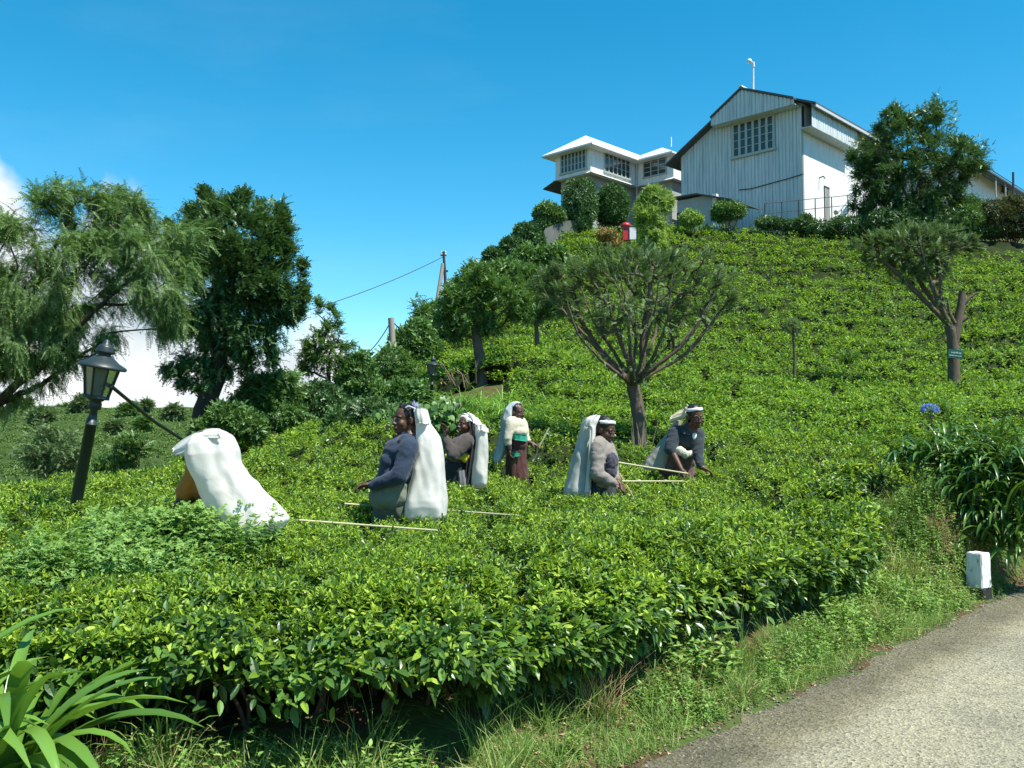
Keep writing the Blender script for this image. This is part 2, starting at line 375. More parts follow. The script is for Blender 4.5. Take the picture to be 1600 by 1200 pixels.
# road: a worn chip-seal lane, its edge broken up
tt = np.concatenate([np.linspace(-60, -6, 30)[:-1], np.linspace(-6, 14, 260), np.linspace(14, 90, 40)[1:]])
off = (fbm(tt * 1.1, tt * 0 + 3.3, 9, 4) - .5) * .34 + (fbm(tt * 6, tt * 0 + 1.3, 19, 2) - .5) * .12 - .06
cols_ = [0, .5, 1.4, 2.6, 4.0, 5.2]
RV = []
for c in cols_:
    s = -(off * 0 + c) if c else off
    crown = .004 + .035 * math.sin(math.pi * c / 5.2) if c else .004
    RV.append(np.stack([RE0[0] + RDIR[0] * tt + RNOR[0] * s, RE0[1] + RDIR[1] * tt + RNOR[1] * s, np.full(len(tt), crown)], -1))
RV = np.stack(RV, 1)
m_rd, t, b = mat('chip seal road', .9, .25)
na = noise(t, 60, 5, .75); nb = noise(t, .8, 4); v = N(t, 'ShaderNodeTexVoronoi'); v.inputs['Scale'].default_value = 64
tcn = N(t, 'ShaderNodeTexCoord'); t.links.new(tcn.outputs['Object'], v.inputs['Vector'])
ca = ramp(t, [(.11, .105, .075), (.28, .265, .19), (.355, .335, .245), (.47, .44, .32)], v.outputs['Color'])
cb = ramp(t, [(.3, (.68, .68, .66)), (.5, (1.0, .98, .92)), (.7, (1.22, 1.18, 1.06))], nb)
mm = N(t, 'ShaderNodeMix', data_type='RGBA', blend_type='MULTIPLY'); mm.inputs[0].default_value = 1; t.links.new(ca, mm.inputs[6]); t.links.new(cb, mm.inputs[7])
m3 = N(t, 'ShaderNodeMix', data_type='RGBA', blend_type='OVERLAY'); m3.inputs[0].default_value = .35; t.links.new(mm.outputs[2], m3.inputs[6]); t.links.new(na, m3.inputs[7])
dp = N(t, 'ShaderNodeVectorMath', operation='DOT_PRODUCT'); t.links.new(tcn.outputs['Object'], dp.inputs[0]); dp.inputs[1].default_value = (-RNOR[0], -RNOR[1], 0)
ed = N(t, 'ShaderNodeMath', operation='ADD'); t.links.new(dp.outputs['Value'], ed.inputs[0]); ed.inputs[1].default_value = float(RE0 @ RNOR)
e2 = N(t, 'ShaderNodeMath', operation='MULTIPLY_ADD'); t.links.new(noise(t, 3.5, 6, .7), e2.inputs[0]); e2.inputs[1].default_value = -.6; t.links.new(ed.outputs[0], e2.inputs[2])
er = ramp(t, [(0, (.5, .49, .44)), (.12, (.68, .66, .60)), (.34, (1, 1, 1))], e2.outputs[0]); m5 = N(t, 'ShaderNodeMix', data_type='RGBA', blend_type='MULTIPLY'); m5.inputs[0].default_value = 1
t.links.new(m3.outputs[2], m5.inputs[6]); t.links.new(er, m5.inputs[7]); t.links.new(m5.outputs[2], b.inputs['Base Color'])
hh = N(t, 'ShaderNodeMath', operation='ADD'); t.links.new(v.outputs['Distance'], hh.inputs[0]); t.links.new(na, hh.inputs[1]); bump(t, b, hh.outputs[0], .9, .012)
mb = MB(); mb.add(RV, grid_faces(len(tt), len(cols_)), 0, True)
tag(link('road', mb.mesh('road', [m_rd])), kind='structure')
# loose chippings along the broken edge
n = 3800; t_ = rng.uniform(-3, 12, n); s_ = rng.normal(-.12, .16, n); sx = RE0[0] + RDIR[0] * t_ + RNOR[0] * s_; sy = RE0[1] + RDIR[1] * t_ + RNOR[1] * s_
ico = bpy.data.meshes.new('tmp'); import bmesh as _bm
bmm = _bm.new(); _bm.ops.create_icosphere(bmm, subdivisions=1, radius=1); bmm.verts.ensure_lookup_table()
ICO1 = (np.array([v.co[:] for v in bmm.verts]), np.array([[v.index for v in f.verts] for f in bmm.faces])); bmm.free()
bmm = _bm.new(); _bm.ops.create_icosphere(bmm, subdivisions=3, radius=1); bmm.verts.ensure_lookup_table()
ICO3 = (np.array([v.co[:] for v in bmm.verts]), np.array([[v.index for v in f.verts] for f in bmm.faces])); bmm.free()
bpy.data.meshes.remove(ico)
S = rng.uniform(.003, .010, (n, 3)) * (1, 1, .7)
mb = MB(); scatter(mb, ICO1, np.stack([sx, sy, ground(sx, sy) + .006], -1), rotbatch(n, .4), S)
M_chip = leafmat('stone chips', [(.04, .035, .03), (.10, .09, .07), (.19, .175, .14)], .9, .2, 0)
tag(link('gravel', mb.mesh('gravel', [M_chip])), 'loose grey stone chips along the broken road edge', 'gravel', kind='stuff')

# ------------------------------------------------------------------ the tea
HL = np.array([(-9.0, 4.5), (-6, 4.3), (-3.4, 4.15), (-1.7, 4.1), (-.35, 4.42), (.74, 5.5), (1.95, 6.82), (2.95, 8.02), (3.6, 9.0), (3.6, 10.1), (4.2, 11.0), (5.4, 11.8), (7.5, 12.9), (12, 15), (24, 20), (45, 32)])
def hedge_e(x, y):
    """signed distance behind the front line of the tea"""
    p = np.stack([x, y], -1); best = np.full(p.shape[0], 1e9); sg = np.ones(p.shape[0])
    for a, c in zip(HL[:-1], HL[1:]):
        d = c - a; L = np.hypot(*d); t = np.clip(((p - a) @ d) / L ** 2, 0, 1); q = a + t[:, None] * d; r = np.hypot(*(p - q).T)
        s = np.sign((p[:, 1] - a[1]) * d[0] - (p[:, 0] - a[0]) * d[1]); m = r < best - 1e-9
        best = np.where(m, r, best); sg = np.where(m, s, sg)
    return best * sg
LX = np.array([(4, -6.5), (8.5, -5.2), (10, -5.2), (13, -5.7), (16, -6.5), (20, -7.2), (22, -5.2), (25, -4.4), (30, -3.0), (36, -1.4), (42, .3), (48, 2.0), (58, 4.5)])
def left_lim(y): return np.interp(y, LX[:, 0], LX[:, 1])
FEET = [P(612, 812, 7.95)[:2], P(722, 757, 10.5)[:2], P(803, 735, 11.9)[:2], P(930, 770, 9.5)[:2], P(1058, 740, 10.6)[:2]]
def top_lim(x, y):   # upper limit of the tea on the slope
    return 55.3 - 1.2 * sstep(22, 30, x) - 2.2 * sstep(9, 5, x)
def bare(x, y):
    """0..1: paths and clearings with no tea"""
    r = np.zeros(x.shape)
    for (cx, cy, w, h) in [(-2.05, 13.3, 1.5, .8), (-1.2, 20.3, 1.2, 1.6), (-2.3, 15.3, 1.4, 1.2), (-1.0, 22.6, 1.6, 1.0)]:
        r = np.maximum(r, 1 - sstep(.8, 1.15, np.hypot((x - cx) / w, (y - cy) / h)))
    return r
def canopy_h(x, y):
    """height of the plucking table above the ground and how closed it is (0..1)"""
    w = .16 * (fbm(x * .5, y * .5, 31) - .5)
    near = 1 - sstep(10, 16, np.hypot(x, y))
    # bushes stand in rows along the contour
    f1, gap = worley(x / 1.25 + w, (y + .25 * x * sstep(10, 20, y)) / 1.05 + w, 11)
    f1b, gapb = worley(x / 2.6, y / 1.5 + 3 * w, 23)
    g = 1 - sstep(.02, .20, gap); gb = 1 - sstep(.0, .10, gapb)
    g = g * (.35 * near + .85 * (1 - near) * sstep(.38, .55, fbm(x * .25, y * .25, 5))); gb = gb * (.55 * near + .9 * (1 - near))
    gaps = np.maximum(g, gb)
    # picking rows along the contour
    row = np.abs(np.sin((y + .22 * x + 1.6 * (fbm(x * .22, y * .22, 51) - .5)) * math.pi / 2.1)); rg = (1 - sstep(.16, .55, row)) * (1 - near) * sstep(.22, .42, fbm(x * .16 + 4, y * .3, 57)); gaps = np.maximum(gaps, rg)
    for (u_, v_, d_, w_, h_) in ((1285, 586, 24.5, 2.4, .55), (1555, 522, 31.5, 2.8, .8), (1575, 568, 27, 2.0, .55), (1130, 575, 25.5, 2.2, .5), (1420, 470, 37, 3.2, .6), (1250, 420, 46, 4, .8), (1120, 480, 37, 2.5, .6), (1180, 740, 10.9, .5, .28), (835, 715, 12.9, .8, .5)):  # gaps in the tea, some standing in for tree shadows by sunken, darker leaves
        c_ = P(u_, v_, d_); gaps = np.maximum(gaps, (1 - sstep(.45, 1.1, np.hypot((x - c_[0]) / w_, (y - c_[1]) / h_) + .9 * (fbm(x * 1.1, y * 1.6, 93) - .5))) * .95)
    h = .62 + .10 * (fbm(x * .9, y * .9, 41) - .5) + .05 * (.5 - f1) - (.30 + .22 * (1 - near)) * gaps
    e = hedge_e(x, y)
    h = h - .07 * (1 - sstep(0, .55, e)) + .06 * sstep(1.0, 3.0, e) * near
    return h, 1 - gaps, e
def tea_ok(x, y, e):
    ok = (e > 0) & (x > left_lim(y) + .5 * (fbm(x, y, 77) - .5)) & (y < top_lim(x, y)) & (bare(x, y) < .5)
    for f in FEET: ok &= np.hypot(x - f[0], y - f[1]) > .24
    return ok
def tea_field(name, r0, r1, na, nr, pred, mats, label):
    mb = MB()
    # interior mass of the bushes
    a = np.radians(np.linspace(-46, 46, na)); r = np.geomspace(r0, r1, nr); x, y = polar_grid(a, r); xf_, yf_ = x.ravel(), y.ravel()
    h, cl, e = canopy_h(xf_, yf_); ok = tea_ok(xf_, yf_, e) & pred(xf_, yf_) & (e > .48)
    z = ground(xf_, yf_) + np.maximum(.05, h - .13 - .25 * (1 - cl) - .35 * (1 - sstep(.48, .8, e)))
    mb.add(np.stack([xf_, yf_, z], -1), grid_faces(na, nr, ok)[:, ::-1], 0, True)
    return mb
m_core_list = [M_teacore, M_tea, M_teaold, M_twig]
near = lambda x, y: np.hypot(x, y) < 15.5
farp = lambda x, y: np.hypot(x, y) >= 15.3
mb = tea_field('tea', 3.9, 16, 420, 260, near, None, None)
# top shoots, dense near the lens
def top_shoots(mb, n, r0, r1, pw, templates, size, sexp, mati, pred, e_min=.02, extra_old=0.0, lift=0.0):
    a = np.radians(rng.uniform(-45, 45, n)); r = (r0 ** (1 - pw) + rng.uniform(0, 1, n) * (r1 ** (1 - pw) - r0 ** (1 - pw))) ** (1 / (1 - pw))
    x, y = r * np.sin(a), r * np.cos(a); h, cl, e = canopy_h(x, y)
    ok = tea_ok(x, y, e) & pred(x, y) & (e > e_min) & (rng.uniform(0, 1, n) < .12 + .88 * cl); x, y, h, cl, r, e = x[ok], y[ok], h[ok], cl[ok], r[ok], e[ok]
    n = len(x); dep = rng.uniform(0, 1, n) ** 2 * .14; z = ground(x, y) + h - dep + lift
    S = size * (r / 8) ** sexp * rng.uniform(.65, 1.3, n) * (1 + .55 * (1 - sstep(0, 1.3, e))); R = rotbatch(n, .55); k = rng.integers(0, len(templates), n)
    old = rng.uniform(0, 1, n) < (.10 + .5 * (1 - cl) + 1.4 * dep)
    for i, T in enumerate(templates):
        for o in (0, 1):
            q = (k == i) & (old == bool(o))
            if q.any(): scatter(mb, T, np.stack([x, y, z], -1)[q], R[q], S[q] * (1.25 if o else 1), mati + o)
    return mb
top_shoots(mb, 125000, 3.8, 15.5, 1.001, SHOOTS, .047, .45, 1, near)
# the front face: bigger, older leaves hanging out over the bank, thinning downwards
seg = np.hypot(*np.diff(HL, axis=0).T); cum = np.concatenate([[0], np.cumsum(seg)])
def hl_at(L): return np.stack([np.interp(L, cum, HL[:, 0]), np.interp(L, cum, HL[:, 1])], -1)
def front_leaves(mb, n, L0, L1):
    L = rng.uniform(L0, L1, n); p = hl_at(L); d = norm(hl_at(L + .05) - hl_at(L - .05)); nrm = np.stack([d[:, 1], -d[:, 0]], -1)   # outward
    f = rng.beta(2.2, 1.1, n)                                      # 1 = top
    lump = fbm(L * 1.5, f * 1.8, 61, 3); hole = sstep(.47, .60, fbm(L * .85 + 7, f * .7 + 2, 67, 3) + .24 * (f - .45)); spr = fbm(L * 5, f * 5, 88, 2)
    keep = rng.uniform(0, 1, n) < (.05 + .95 * hole) * (.06 + .94 * sstep(.08, .55, f)) * sstep(.30, .52, spr + .25 * f); L, p, d, nrm, f, lump = (q[keep] for q in (L, p, d, nrm, f, lump)); n = len(L)
    outw = np.interp(f, [0, .25, .5, .75, 1.0], [-.42, -.22, .02, .12, -.16]) + .7 * (lump - .5) - rng.uniform(0, 1, n) ** 2 * .30
    q = p + nrm * outw[:, None]; hh, _, _ = canopy_h(p[:, 0] - nrm[:, 0] * .3, p[:, 1] - nrm[:, 1] * .3)
    z = ground(p[:, 0], p[:, 1]) + .06 + f * (hh - .06) + rng.normal(0, .02, n)
    t = np.stack([nrm[:, 0], nrm[:, 1], rng.uniform(-.9, .5, n) + .35 * f], -1) + rnd_dirs(n) * .8
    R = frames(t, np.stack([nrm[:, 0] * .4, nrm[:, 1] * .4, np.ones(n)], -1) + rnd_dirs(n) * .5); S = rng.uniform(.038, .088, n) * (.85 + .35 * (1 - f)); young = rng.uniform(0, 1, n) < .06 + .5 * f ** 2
    pos = np.stack([q[:, 0], q[:, 1], z], -1)
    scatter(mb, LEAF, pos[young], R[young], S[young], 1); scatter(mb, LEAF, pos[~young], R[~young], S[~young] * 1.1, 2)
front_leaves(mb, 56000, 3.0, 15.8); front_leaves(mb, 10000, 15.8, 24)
# bare crooked stems under the table
for L in np.arange(3.0, 20, .06):
    L = L + random.uniform(-.05, .05); p = hl_at(np.array([L]))[0]; d = norm((hl_at(np.array([L + .05])) - hl_at(np.array([L - .05])))[0]); nr_ = np.array([d[1], -d[0]])
    e = random.uniform(.3, .8); b0 = p - nr_ * e; z0 = gz(*b0); hgt = random.uniform(.35, .6); a = random.uniform(-.25, .25); o = random.uniform(-.1, .3)
    pts = [(*b0, z0 - .03)]
    for k in range(1, 5):
        f = k / 4; q = b0 + d * a * f + nr_ * o * f * f + np.array([random.uniform(-.03, .03), random.uniform(-.03, .03)]); pts.append((*q, z0 + hgt * f))
    tube(mb, pts, np.linspace(random.uniform(.008, .02), .004, 5), 5, 3)
tag(link('tea_bushes', mb.mesh('tea_bushes', m_core_list)), 'glossy green tea bushes clipped flat, with dark stems showing along the road bank', 'tea bushes', kind='stuff')
# the slope behind
mb = tea_field('tea', 15, 60, 420, 300, farp, None, None)
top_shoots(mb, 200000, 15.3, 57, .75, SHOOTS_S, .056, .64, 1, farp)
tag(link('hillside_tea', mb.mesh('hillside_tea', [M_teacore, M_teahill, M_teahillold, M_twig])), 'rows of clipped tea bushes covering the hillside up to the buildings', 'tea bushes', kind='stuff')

# ------------------------------------------------------------------ the far hill across the valley
def far_z(x, y):
    c = sstep(52, 122, y + 4 * (fbm(x * .03, y * .03, 3) - .5)); top = 8.0 - 2.0 * sstep(-42, -20, x) - .5 * sstep(-60, -90, x)
    z = -3.9 + top * c ** 1.1 + 1.3 * (fbm(x * .045, y * .045, 13) - .5); z = z - 10 * sstep(126, 190, y)
    return z - 8 * sstep(-22, 4, x)
xa, ya = np.meshgrid(np.linspace(-150, 6, 260), np.concatenate([np.linspace(46, 130, 420), np.linspace(133, 200, 20)]), indexing='ij')
zb = far_z(xa, ya); row = ya + 2.5 * np.sin(xa * .05) + 1.2 * (fbm(xa * .12, ya * .12, 8) - .5)
zr = np.abs(np.sin(row * math.pi / 2.3)) ** .8 * 1.0 * sstep(58, 62, ya + 3 * (fbm(xa * .1, ya * .1, 4) - .5)) * (.6 + .8 * fbm(xa * .6, ya * .6, 15))
m_fh, t, b = mat('far tea slope', .9, .15); n1 = noise(t, 1.4, 5); n3 = noise(t, .07, 3)
c1 = ramp(t, [(.02, .04, .012), (.045, .08, .02), (.075, .125, .034)], n1); c2 = ramp(t, [(.35, (.75, .8, .8)), (.7, (1.2, 1.15, 1.0))], n3)
mm = N(t, 'ShaderNodeMix', data_type='RGBA', blend_type='MULTIPLY'); mm.inputs[0].default_value = 1; t.links.new(c1, mm.inputs[6]); t.links.new(c2, mm.inputs[7]); t.links.new(mm.outputs[2], b.inputs['Base Color']); bump(t, b, n1, .8, .2)
m_red, t, b = mat('red earth cutting', .95, .1); t.links.new(ramp(t, [(.10, .05, .03), (.24, .13, .08)], noise(t, .7, 5)), b.inputs['Base Color'])
mb = MB(); F = grid_faces(*xa.shape)
mb.add(np.stack([xa, ya, zb + zr], -1), F, 0, True)
cut = mb.m[0]; cy_ = ya.ravel()[F].mean(1); cx_ = xa.ravel()[F].mean(1); cut[(np.abs(cy_ - 60.2 + 2 * (fbm(cx_ * .1, cx_ * 0, 6) - .5)) < 1.0) & (cx_ < -29) & (fbm(cx_ * .3, cy_ * .3, 9) > .42)] = 1
tag(link('far_hill', mb.mesh('far_hill', [m_fh, m_red])), kind='structure')
n = 70000; x = rng.uniform(-75, -10, n); y = 60 + 64 * rng.uniform(0, 1, n) ** 1.3
row = y + 2.5 * np.sin(x * .05) + 1.2 * (fbm(x * .12, y * .12, 8) - .5); ok = np.abs(np.sin(row * math.pi / 2.3)) > .62; x, y = x[ok], y[ok]; n = len(x)
row = row[ok]; z = far_z(x, y) + np.abs(np.sin(row * math.pi / 2.3)) ** .8 * .85
mb = MB(); S = rng.uniform(.2, .42, n); k = rng.integers(0, 4, n)
for i in range(4): q = k == i; scatter(mb, SHOOTS_S[i], np.stack([x, y, z], -1)[q], rotbatch(q.sum(), .4), S[q], 0)
M_fleaf = leafmat('far tea leaf', [(.034, .066, .017), (.062, .115, .026), (.10, .165, .04)], .6, .25, .2)
tag(link('far_tea', mb.mesh('far_tea', [M_fleaf])), 'rows of tea covering the distant hill across the valley on the left', 'tea bushes', kind='stuff')
# ------------------------------------------------------------------ buildings on the hilltop
GD = np.array([-.72, .694]); GD /= np.linalg.norm(GD); RD = np.array([GD[1], -GD[0]])       # along the gable wall; along the side wall
def on(u, v, o, d):
    """where the sight line of a photo pixel meets the vertical plane through o along d: (distance along d, height)"""
    k = (u - 800.0) / FPX; b = (600.0 - v) / FPX; k = k / (cosp - b * sinp)
    L = (o[0] - k * o[1]) / (k * d[1] - d[0]); Y = o[1] + L * d[1]; return L, P(u, v, Y)[2]
def W3(o, d, L, z, n=None, off=0.0):
    p = np.array(o) + np.array(d) * L
    if n is not None: p = p + np.array(n) * off
    return np.array([p[0], p[1], z])
def v3(d, z=0.0): return np.array([d[0], d[1], z])
UP = np.array([0, 0, 1.0])

m_wh, t, b = mat('white painted wall', .75, .3)
n1 = noise(t, 1.2, 6); n2w = noise(t, 2.5, 4, vec_scale=(3, 3, .35))
t.links.new(ramp(t, [(.25, (.50, .50, .45)), (.42, (.70, .71, .68)), (.6, (.78, .79, .77)), (.8, (.83, .84, .83))], n2w), b.inputs['Base Color']); bump(t, b, n1, .15, .01)
m_cor, t, b = mat('corrugated painted sheet', .55, .4)
n1 = noise(t, 1.0, 6); n2w = noise(t, 1.6, 6, vec_scale=(5, 5, .25))
t.links.new(ramp(t, [(.25, (.28, .32, .32)), (.45, (.50, .56, .56)), (.6, (.60, .65, .64)), (.8, (.72, .75, .74))], n2w), b.inputs['Base Color']); bump(t, b, n1, .1, .01)
m_roof, t, b = mat('weathered roofing sheet', .6, .35); t.links.new(ramp(t, [(.05, .06, .065), (.12, .13, .135)], noise(t, 1.5, 5)), b.inputs['Base Color'])
m_roofw, t, b = mat('white roofing sheet', .5, .4); t.links.new(ramp(t, [(.62, .63, .62), (.82, .83, .82)], noise(t, 1.5, 5)), b.inputs['Base Color'])
m_frame = plain('grey green window frame', (.38, .43, .40), .6)
m_grey = plain('grey plaster', (.36, .38, .37), .85, .2, .18, 2.0)
m_dark = plain('dark timber', (.035, .04, .042), .7)
m_pipe = plain('galvanised pipe', (.5, .53, .54), .4, .5)
m_black = plain('black iron', (.015, .017, .018), .5)
m_gls, t, b = mat('old window glass', .12, .6); t.links.new(ramp(t, [(.02, .035, .035), (.06, .08, .075)], noise(t, 3, 3)), b.inputs['Base Color'])

def corr_panel(mb, o, d, nrm, L0, L1, zb, prof, pitch=.25, depth=.05, mat=0):
    """ribbed sheet wall between L0..L1 with bottom zb (value or function) and top profile prof(L)"""
    n = int(round((L1 - L0) / pitch)); ls, offs = [], []
    for i in range(n):
        a = L0 + (L1 - L0) * i / n; w = (L1 - L0) / n
        ls += [a, a + .62 * w, a + .72 * w, a + .90 * w]; offs += [0, 0, -depth, -depth]
    ls.append(L1); offs.append(0)
    bz = [zb(l) if callable(zb) else zb for l in ls]; V = []
    for l, f, z in zip(ls, offs, bz): V += [W3(o, d, l, z, nrm, f), W3(o, d, l, prof(l), nrm, f)]
    k = np.arange(len(ls) - 1) * 2; mb.add(V, np.stack([k, k + 2, k + 3, k + 1], -1), mat, False); return mb
def grid_window(name, o, d, nrm, L0, L1, zb, zt, cols, rows, root, off=.05, sill=True, wide=.10, thin=.045, pcol=None):
    """timber window: frame with mullions and glazing bars, panes set behind"""
    fr = MB(); W_, H_ = L1 - L0, zt - zb
    def bar(la, lb, za, zb_, t0, t1): obox(fr, W3(o, d, la, za, nrm, t0), v3(d) * (lb - la), v3(nrm) * (t1 - t0), UP * (zb_ - za))
    bar(L0 - wide, L1 + wide, zt, zt + wide, -.02, off + .03); bar(L0 - wide, L1 + wide, zb - wide, zb, -.02, off + (.10 if sill else .03))
    for i in range(cols + 1):
        a = L0 + W_ * i / cols; bar(a - wide / 2, a + wide / 2, zb, zt, -.02, off + .02)
    for j in range(1, rows):
        z = zb + H_ * j / rows
        for i in range(cols): bar(L0 + W_ * i / cols + wide / 2, L0 + W_ * (i + 1) / cols - wide / 2, z - thin / 2, z + thin / 2, -.02, off)
    f = part(name, fr, m_frame, root)
    g = MB(); obox(g, W3(o, d, L0, zb, nrm, .006), v3(d) * W_, v3(nrm) * (off * .45), UP * H_)
    part('pane', g, pcol or m_gls, f); return f
def roof_slab(mb, pts, th=.10, mat=0): return slab(mb, pts, (0, 0, -th), mat)

# --- tea factory with the big gable
C0 = P(1257, 330, 58.0)[:2]; GN, RN = -RD, -GD                      # outward normals of gable wall and side wall
Zg = 14.2
Lw = on(1064, 250, C0, GD)[0]; La, Za = on(1168, 143, C0, GD); Ze0 = on(1257, 158, C0, GD)[1]; Ze1 = on(1064, 243, C0, GD)[1]
Rw = 16.0
fac = thing('tea_factory', 'tall corrugated white factory with a wide gable and a bright side wall', 'building', (C0[0], C0[1], Zg))
prof = lambda l: Za - .12 + (Ze0 - Za) * max(0, (La - l)) / La if l < La else Za - .12 + (Ze1 - Za) * (l - La) / (Lw - La)
mb = MB(); corr_panel(mb, C0, GD, GN, 0, Lw, Zg, prof); part('gable_wall', mb, m_cor, fac)
mb = MB(); Zs = Ze0 - .1
obox(mb, W3(C0, RD, .02, Zg, GD, .0), v3(RD) * (Rw - .02), v3(GD) * .3, UP * (Zs - Zg)); part('side_wall', mb, m_wh, fac)
mb = MB(); e = W3(C0, GD, Lw - .3, Zg, RD, .1); obox(mb, e, v3(RD) * (Rw - .2), v3(GD) * .28, UP * (Ze1 - Zg - .15))
obox(mb, W3(C0, RD, Rw - .3, Zg, GD, .31), v3(RD) * .28, v3(GD) * (Lw - .65), UP * (min(Ze0, Ze1) - Zg - .2)); part('rear_wall', mb, m_grey, fac)
# roof: two slopes running back, lower part of the left slope set back from the verge
ov = 1.15; sl0 = (Za - Ze0) / La; sl1 = (Za - Ze1) / (Lw - La)
Lg0, Lg1 = on(1240, 155, C0 - RD * .9, GD)[0], on(1110, 198, C0 - RD * .9, GD)[0]
def rp(l, r, dz=0): z = Za + .06 - (sl0 * (La - l) if l < La else sl1 * (l - La)); return W3(C0, GD, l, z + dz, RD, r)
mb = MB(); rl = -1.15
roof_slab(mb, [rp(La, -.95), rp(La, Rw + .4), rp(rl, Rw + .4), rp(rl, -.55), rp(Lg0, -.55), rp(Lg0, -.95)], .13)
roof_slab(mb, [rp(La, Rw + .4), rp(La, -.95), rp(Lg1, -.95), rp(Lg1, -.55), rp(Lw + .95, -.55), rp(Lw + .95, Rw + .4)], .13)
roof = part('roof', mb, m_roof, fac)
mb = MB(); obox(mb, rp(La, -.97, .0) - v3(GD) * .12, v3(RD) * (Rw + 1.3), v3(GD) * .24, UP * .09); part('ridge_cap', mb, m_roofw, roof)
# gutter board along the side eave
mb = MB(); obox(mb, rp(rl, -.55, -.30) + v3(RN) * .02, v3(RD) * (Rw + .95), v3(GD) * .1, UP * .16); part('gutter', mb, m_pipe, roof)
# hood: the sheeted triangle under the apex, standing out from the wall
Og = C0 - RD * .84; Zh0, Zh1 = on(1239, 160, Og, GD)[1], on(1111, 199, Og, GD)[1]; zh = (Zh0 + Zh1) / 2
mb = MB(); hp = lambda l: Za - .10 - (sl0 * (La - l) if l < La else sl1 * (l - La))
corr_panel(mb, Og, GD, GN, Lg0, Lg1, lambda l: min(zh, hp(l) - .05), hp, .27); 
slab(mb, [W3(C0, GD, Lg0, zh, RD, -.80), W3(C0, GD, Lg1, min(zh, hp(Lg1) - .03), RD, -.80), W3(C0, GD, Lg1, min(zh, hp(Lg1) - .03), RD, -.05), W3(C0, GD, Lg0, zh, RD, -.05)], (0, 0, .04)); part('gable_hood', mb, m_cor, fac)
# windows and door
a = on(1146, 246, C0, GD); c = on(1209, 181, C0, GD); b_ = on(1146, 197, C0, GD)
grid_window('window', C0, GD, GN, c[0], a[0], (a[1] + on(1209, 231, C0, GD)[1]) / 2, (b_[1] + c[1]) / 2, 6, 4, fac, .06, wide=.17)
a = on(1287, 290, C0, RD); c = on(1296, 336, C0, RD); mb = MB()
obox(mb, W3(C0, RD, a[0], Zg, RN, .0), v3(RD) * (c[0] - a[0]), v3(RN) * .05, UP * (a[1] - Zg)); dr = part('door', mb, m_dark, fac)
mb = MB(); 
for k in range(4): obox(mb, W3(C0, RD, a[0] + (c[0] - a[0]) * (k + .12) / 4, Zg + .05, RN, .052), v3(RD) * (c[0] - a[0]) * .17, v3(RN) * .02, UP * (a[1] - Zg - .2))
part('door_slats', mb, m_grey, dr)
# hanging sheet under the side eave with a dark slot beside it
Op = C0 + RN * .85; a = on(1268, 163, Op, RD); c = on(1336, 228, Op, RD); zb_ = (on(1268, 201, Op, RD)[1] + c[1]) / 2
mb = MB(); corr_panel(mb, Op, RD, RN, a[0], c[0] + .4, zb_, lambda l: Zs - .28, .34, .03)
slab(mb, [W3(Op, RD, a[0], zb_), W3(Op, RD, c[0] + .4, zb_), W3(Op, RD, c[0] + .4, zb_, GD, .8), W3(Op, RD, a[0], zb_, GD, .8)], (0, 0, .05)); part('side_hood', mb, m_cor, fac)
mb = MB(); obox(mb, W3(C0, RD, .12, zb_ + .3, RN, .0), v3(RD) * (a[0] + .25), v3(RN) * .03, UP * (Zs - zb_ - .5)); part('louvre_opening', mb, m_dark, fac)
mb = MB(); tube(mb, [W3(C0, RD, .15, zb_ + .2, RN, .1), W3(C0, RD, .9, zb_ + .12, RN, .75)], .05, 6); part('bracket', mb, m_pipe, fac)
mb = MB(); pp = [W3(C0, GD, *on(u, v, C0, GD), GN, .05) for u, v in ((1155, 297), (1175, 295), (1200, 288), (1230, 280), (1256, 272))]; tube(mb, pp, .03, 5); part('wall_cable', mb, m_black, fac)
mb = MB(); tube(mb, [W3(C0, GD, .06, Zg, GN, .03), W3(C0, GD, .06, Ze0 - .2, GN, .03)], .05, 6); part('corner_post', mb, m_frame, fac)
mb = MB(); q = on(1280, 278, C0, RD); tube(mb, [W3(C0, RD, q[0], q[1], RN, 0), W3(C0, RD, q[0], q[1] + .05, RN, .3), W3(C0, RD, q[0], q[1] - .12, RN, .38)], .04, 6); part('wall_lamp', mb, m_dark, fac)
# chute leaning against the side wall
mb = MB(); a = W3(C0, RD, *on(1306, 332, C0 + RN * 1.3, RD), RN, 1.3); c = W3(C0, RD, *on(1347, 286, C0 + RN * .9, RD), RN, .9); tube(mb, [a, c], .16, 8)
for f in (.2, .75): tube(mb, [a + (c - a) * f, a + (c - a) * f + UP * -(2.0 * f + .6)], .05, 5)
tag(whole('chute_pipe', mb, m_pipe, 'pale pipe slanting up beside the white side wall of the factory', 'pipe', a))

# --- camera mast on the ridge
a = P(1177, 142, np.linalg.norm([1]) * (C0[1] + GD[1] * La + RD[1] * .3)); top = P(1177, 97, a[1])
ms = thing('camera_mast', 'thin white mast with a small camera head, standing on the factory ridge', 'mast', (a[0], a[1], a[2] - .35))
mb = MB(); tube(mb, [a - UP * .35, top], [.07, .05], 8); obox(mb, a - np.array([.25, .2, .28]), (.5, 0, 0), (0, .4, 0), UP * .1); part('pole', mb, m_roofw, ms)
mb = MB(); lathe(mb, [(.06, -.05), (.16, .0), (.17, .12), (.1, .22), (.02, .25)], Matrix.Translation(top - np.array([.26, 0, .02])), 10); tube(mb, [top - UP * .04, top + np.array([-.26, 0, .06])], .05, 6)
tube(mb, [top, top + np.array([.02, 0, -.34])], .085, 8); part('camera_head', mb, m_roofw, ms)

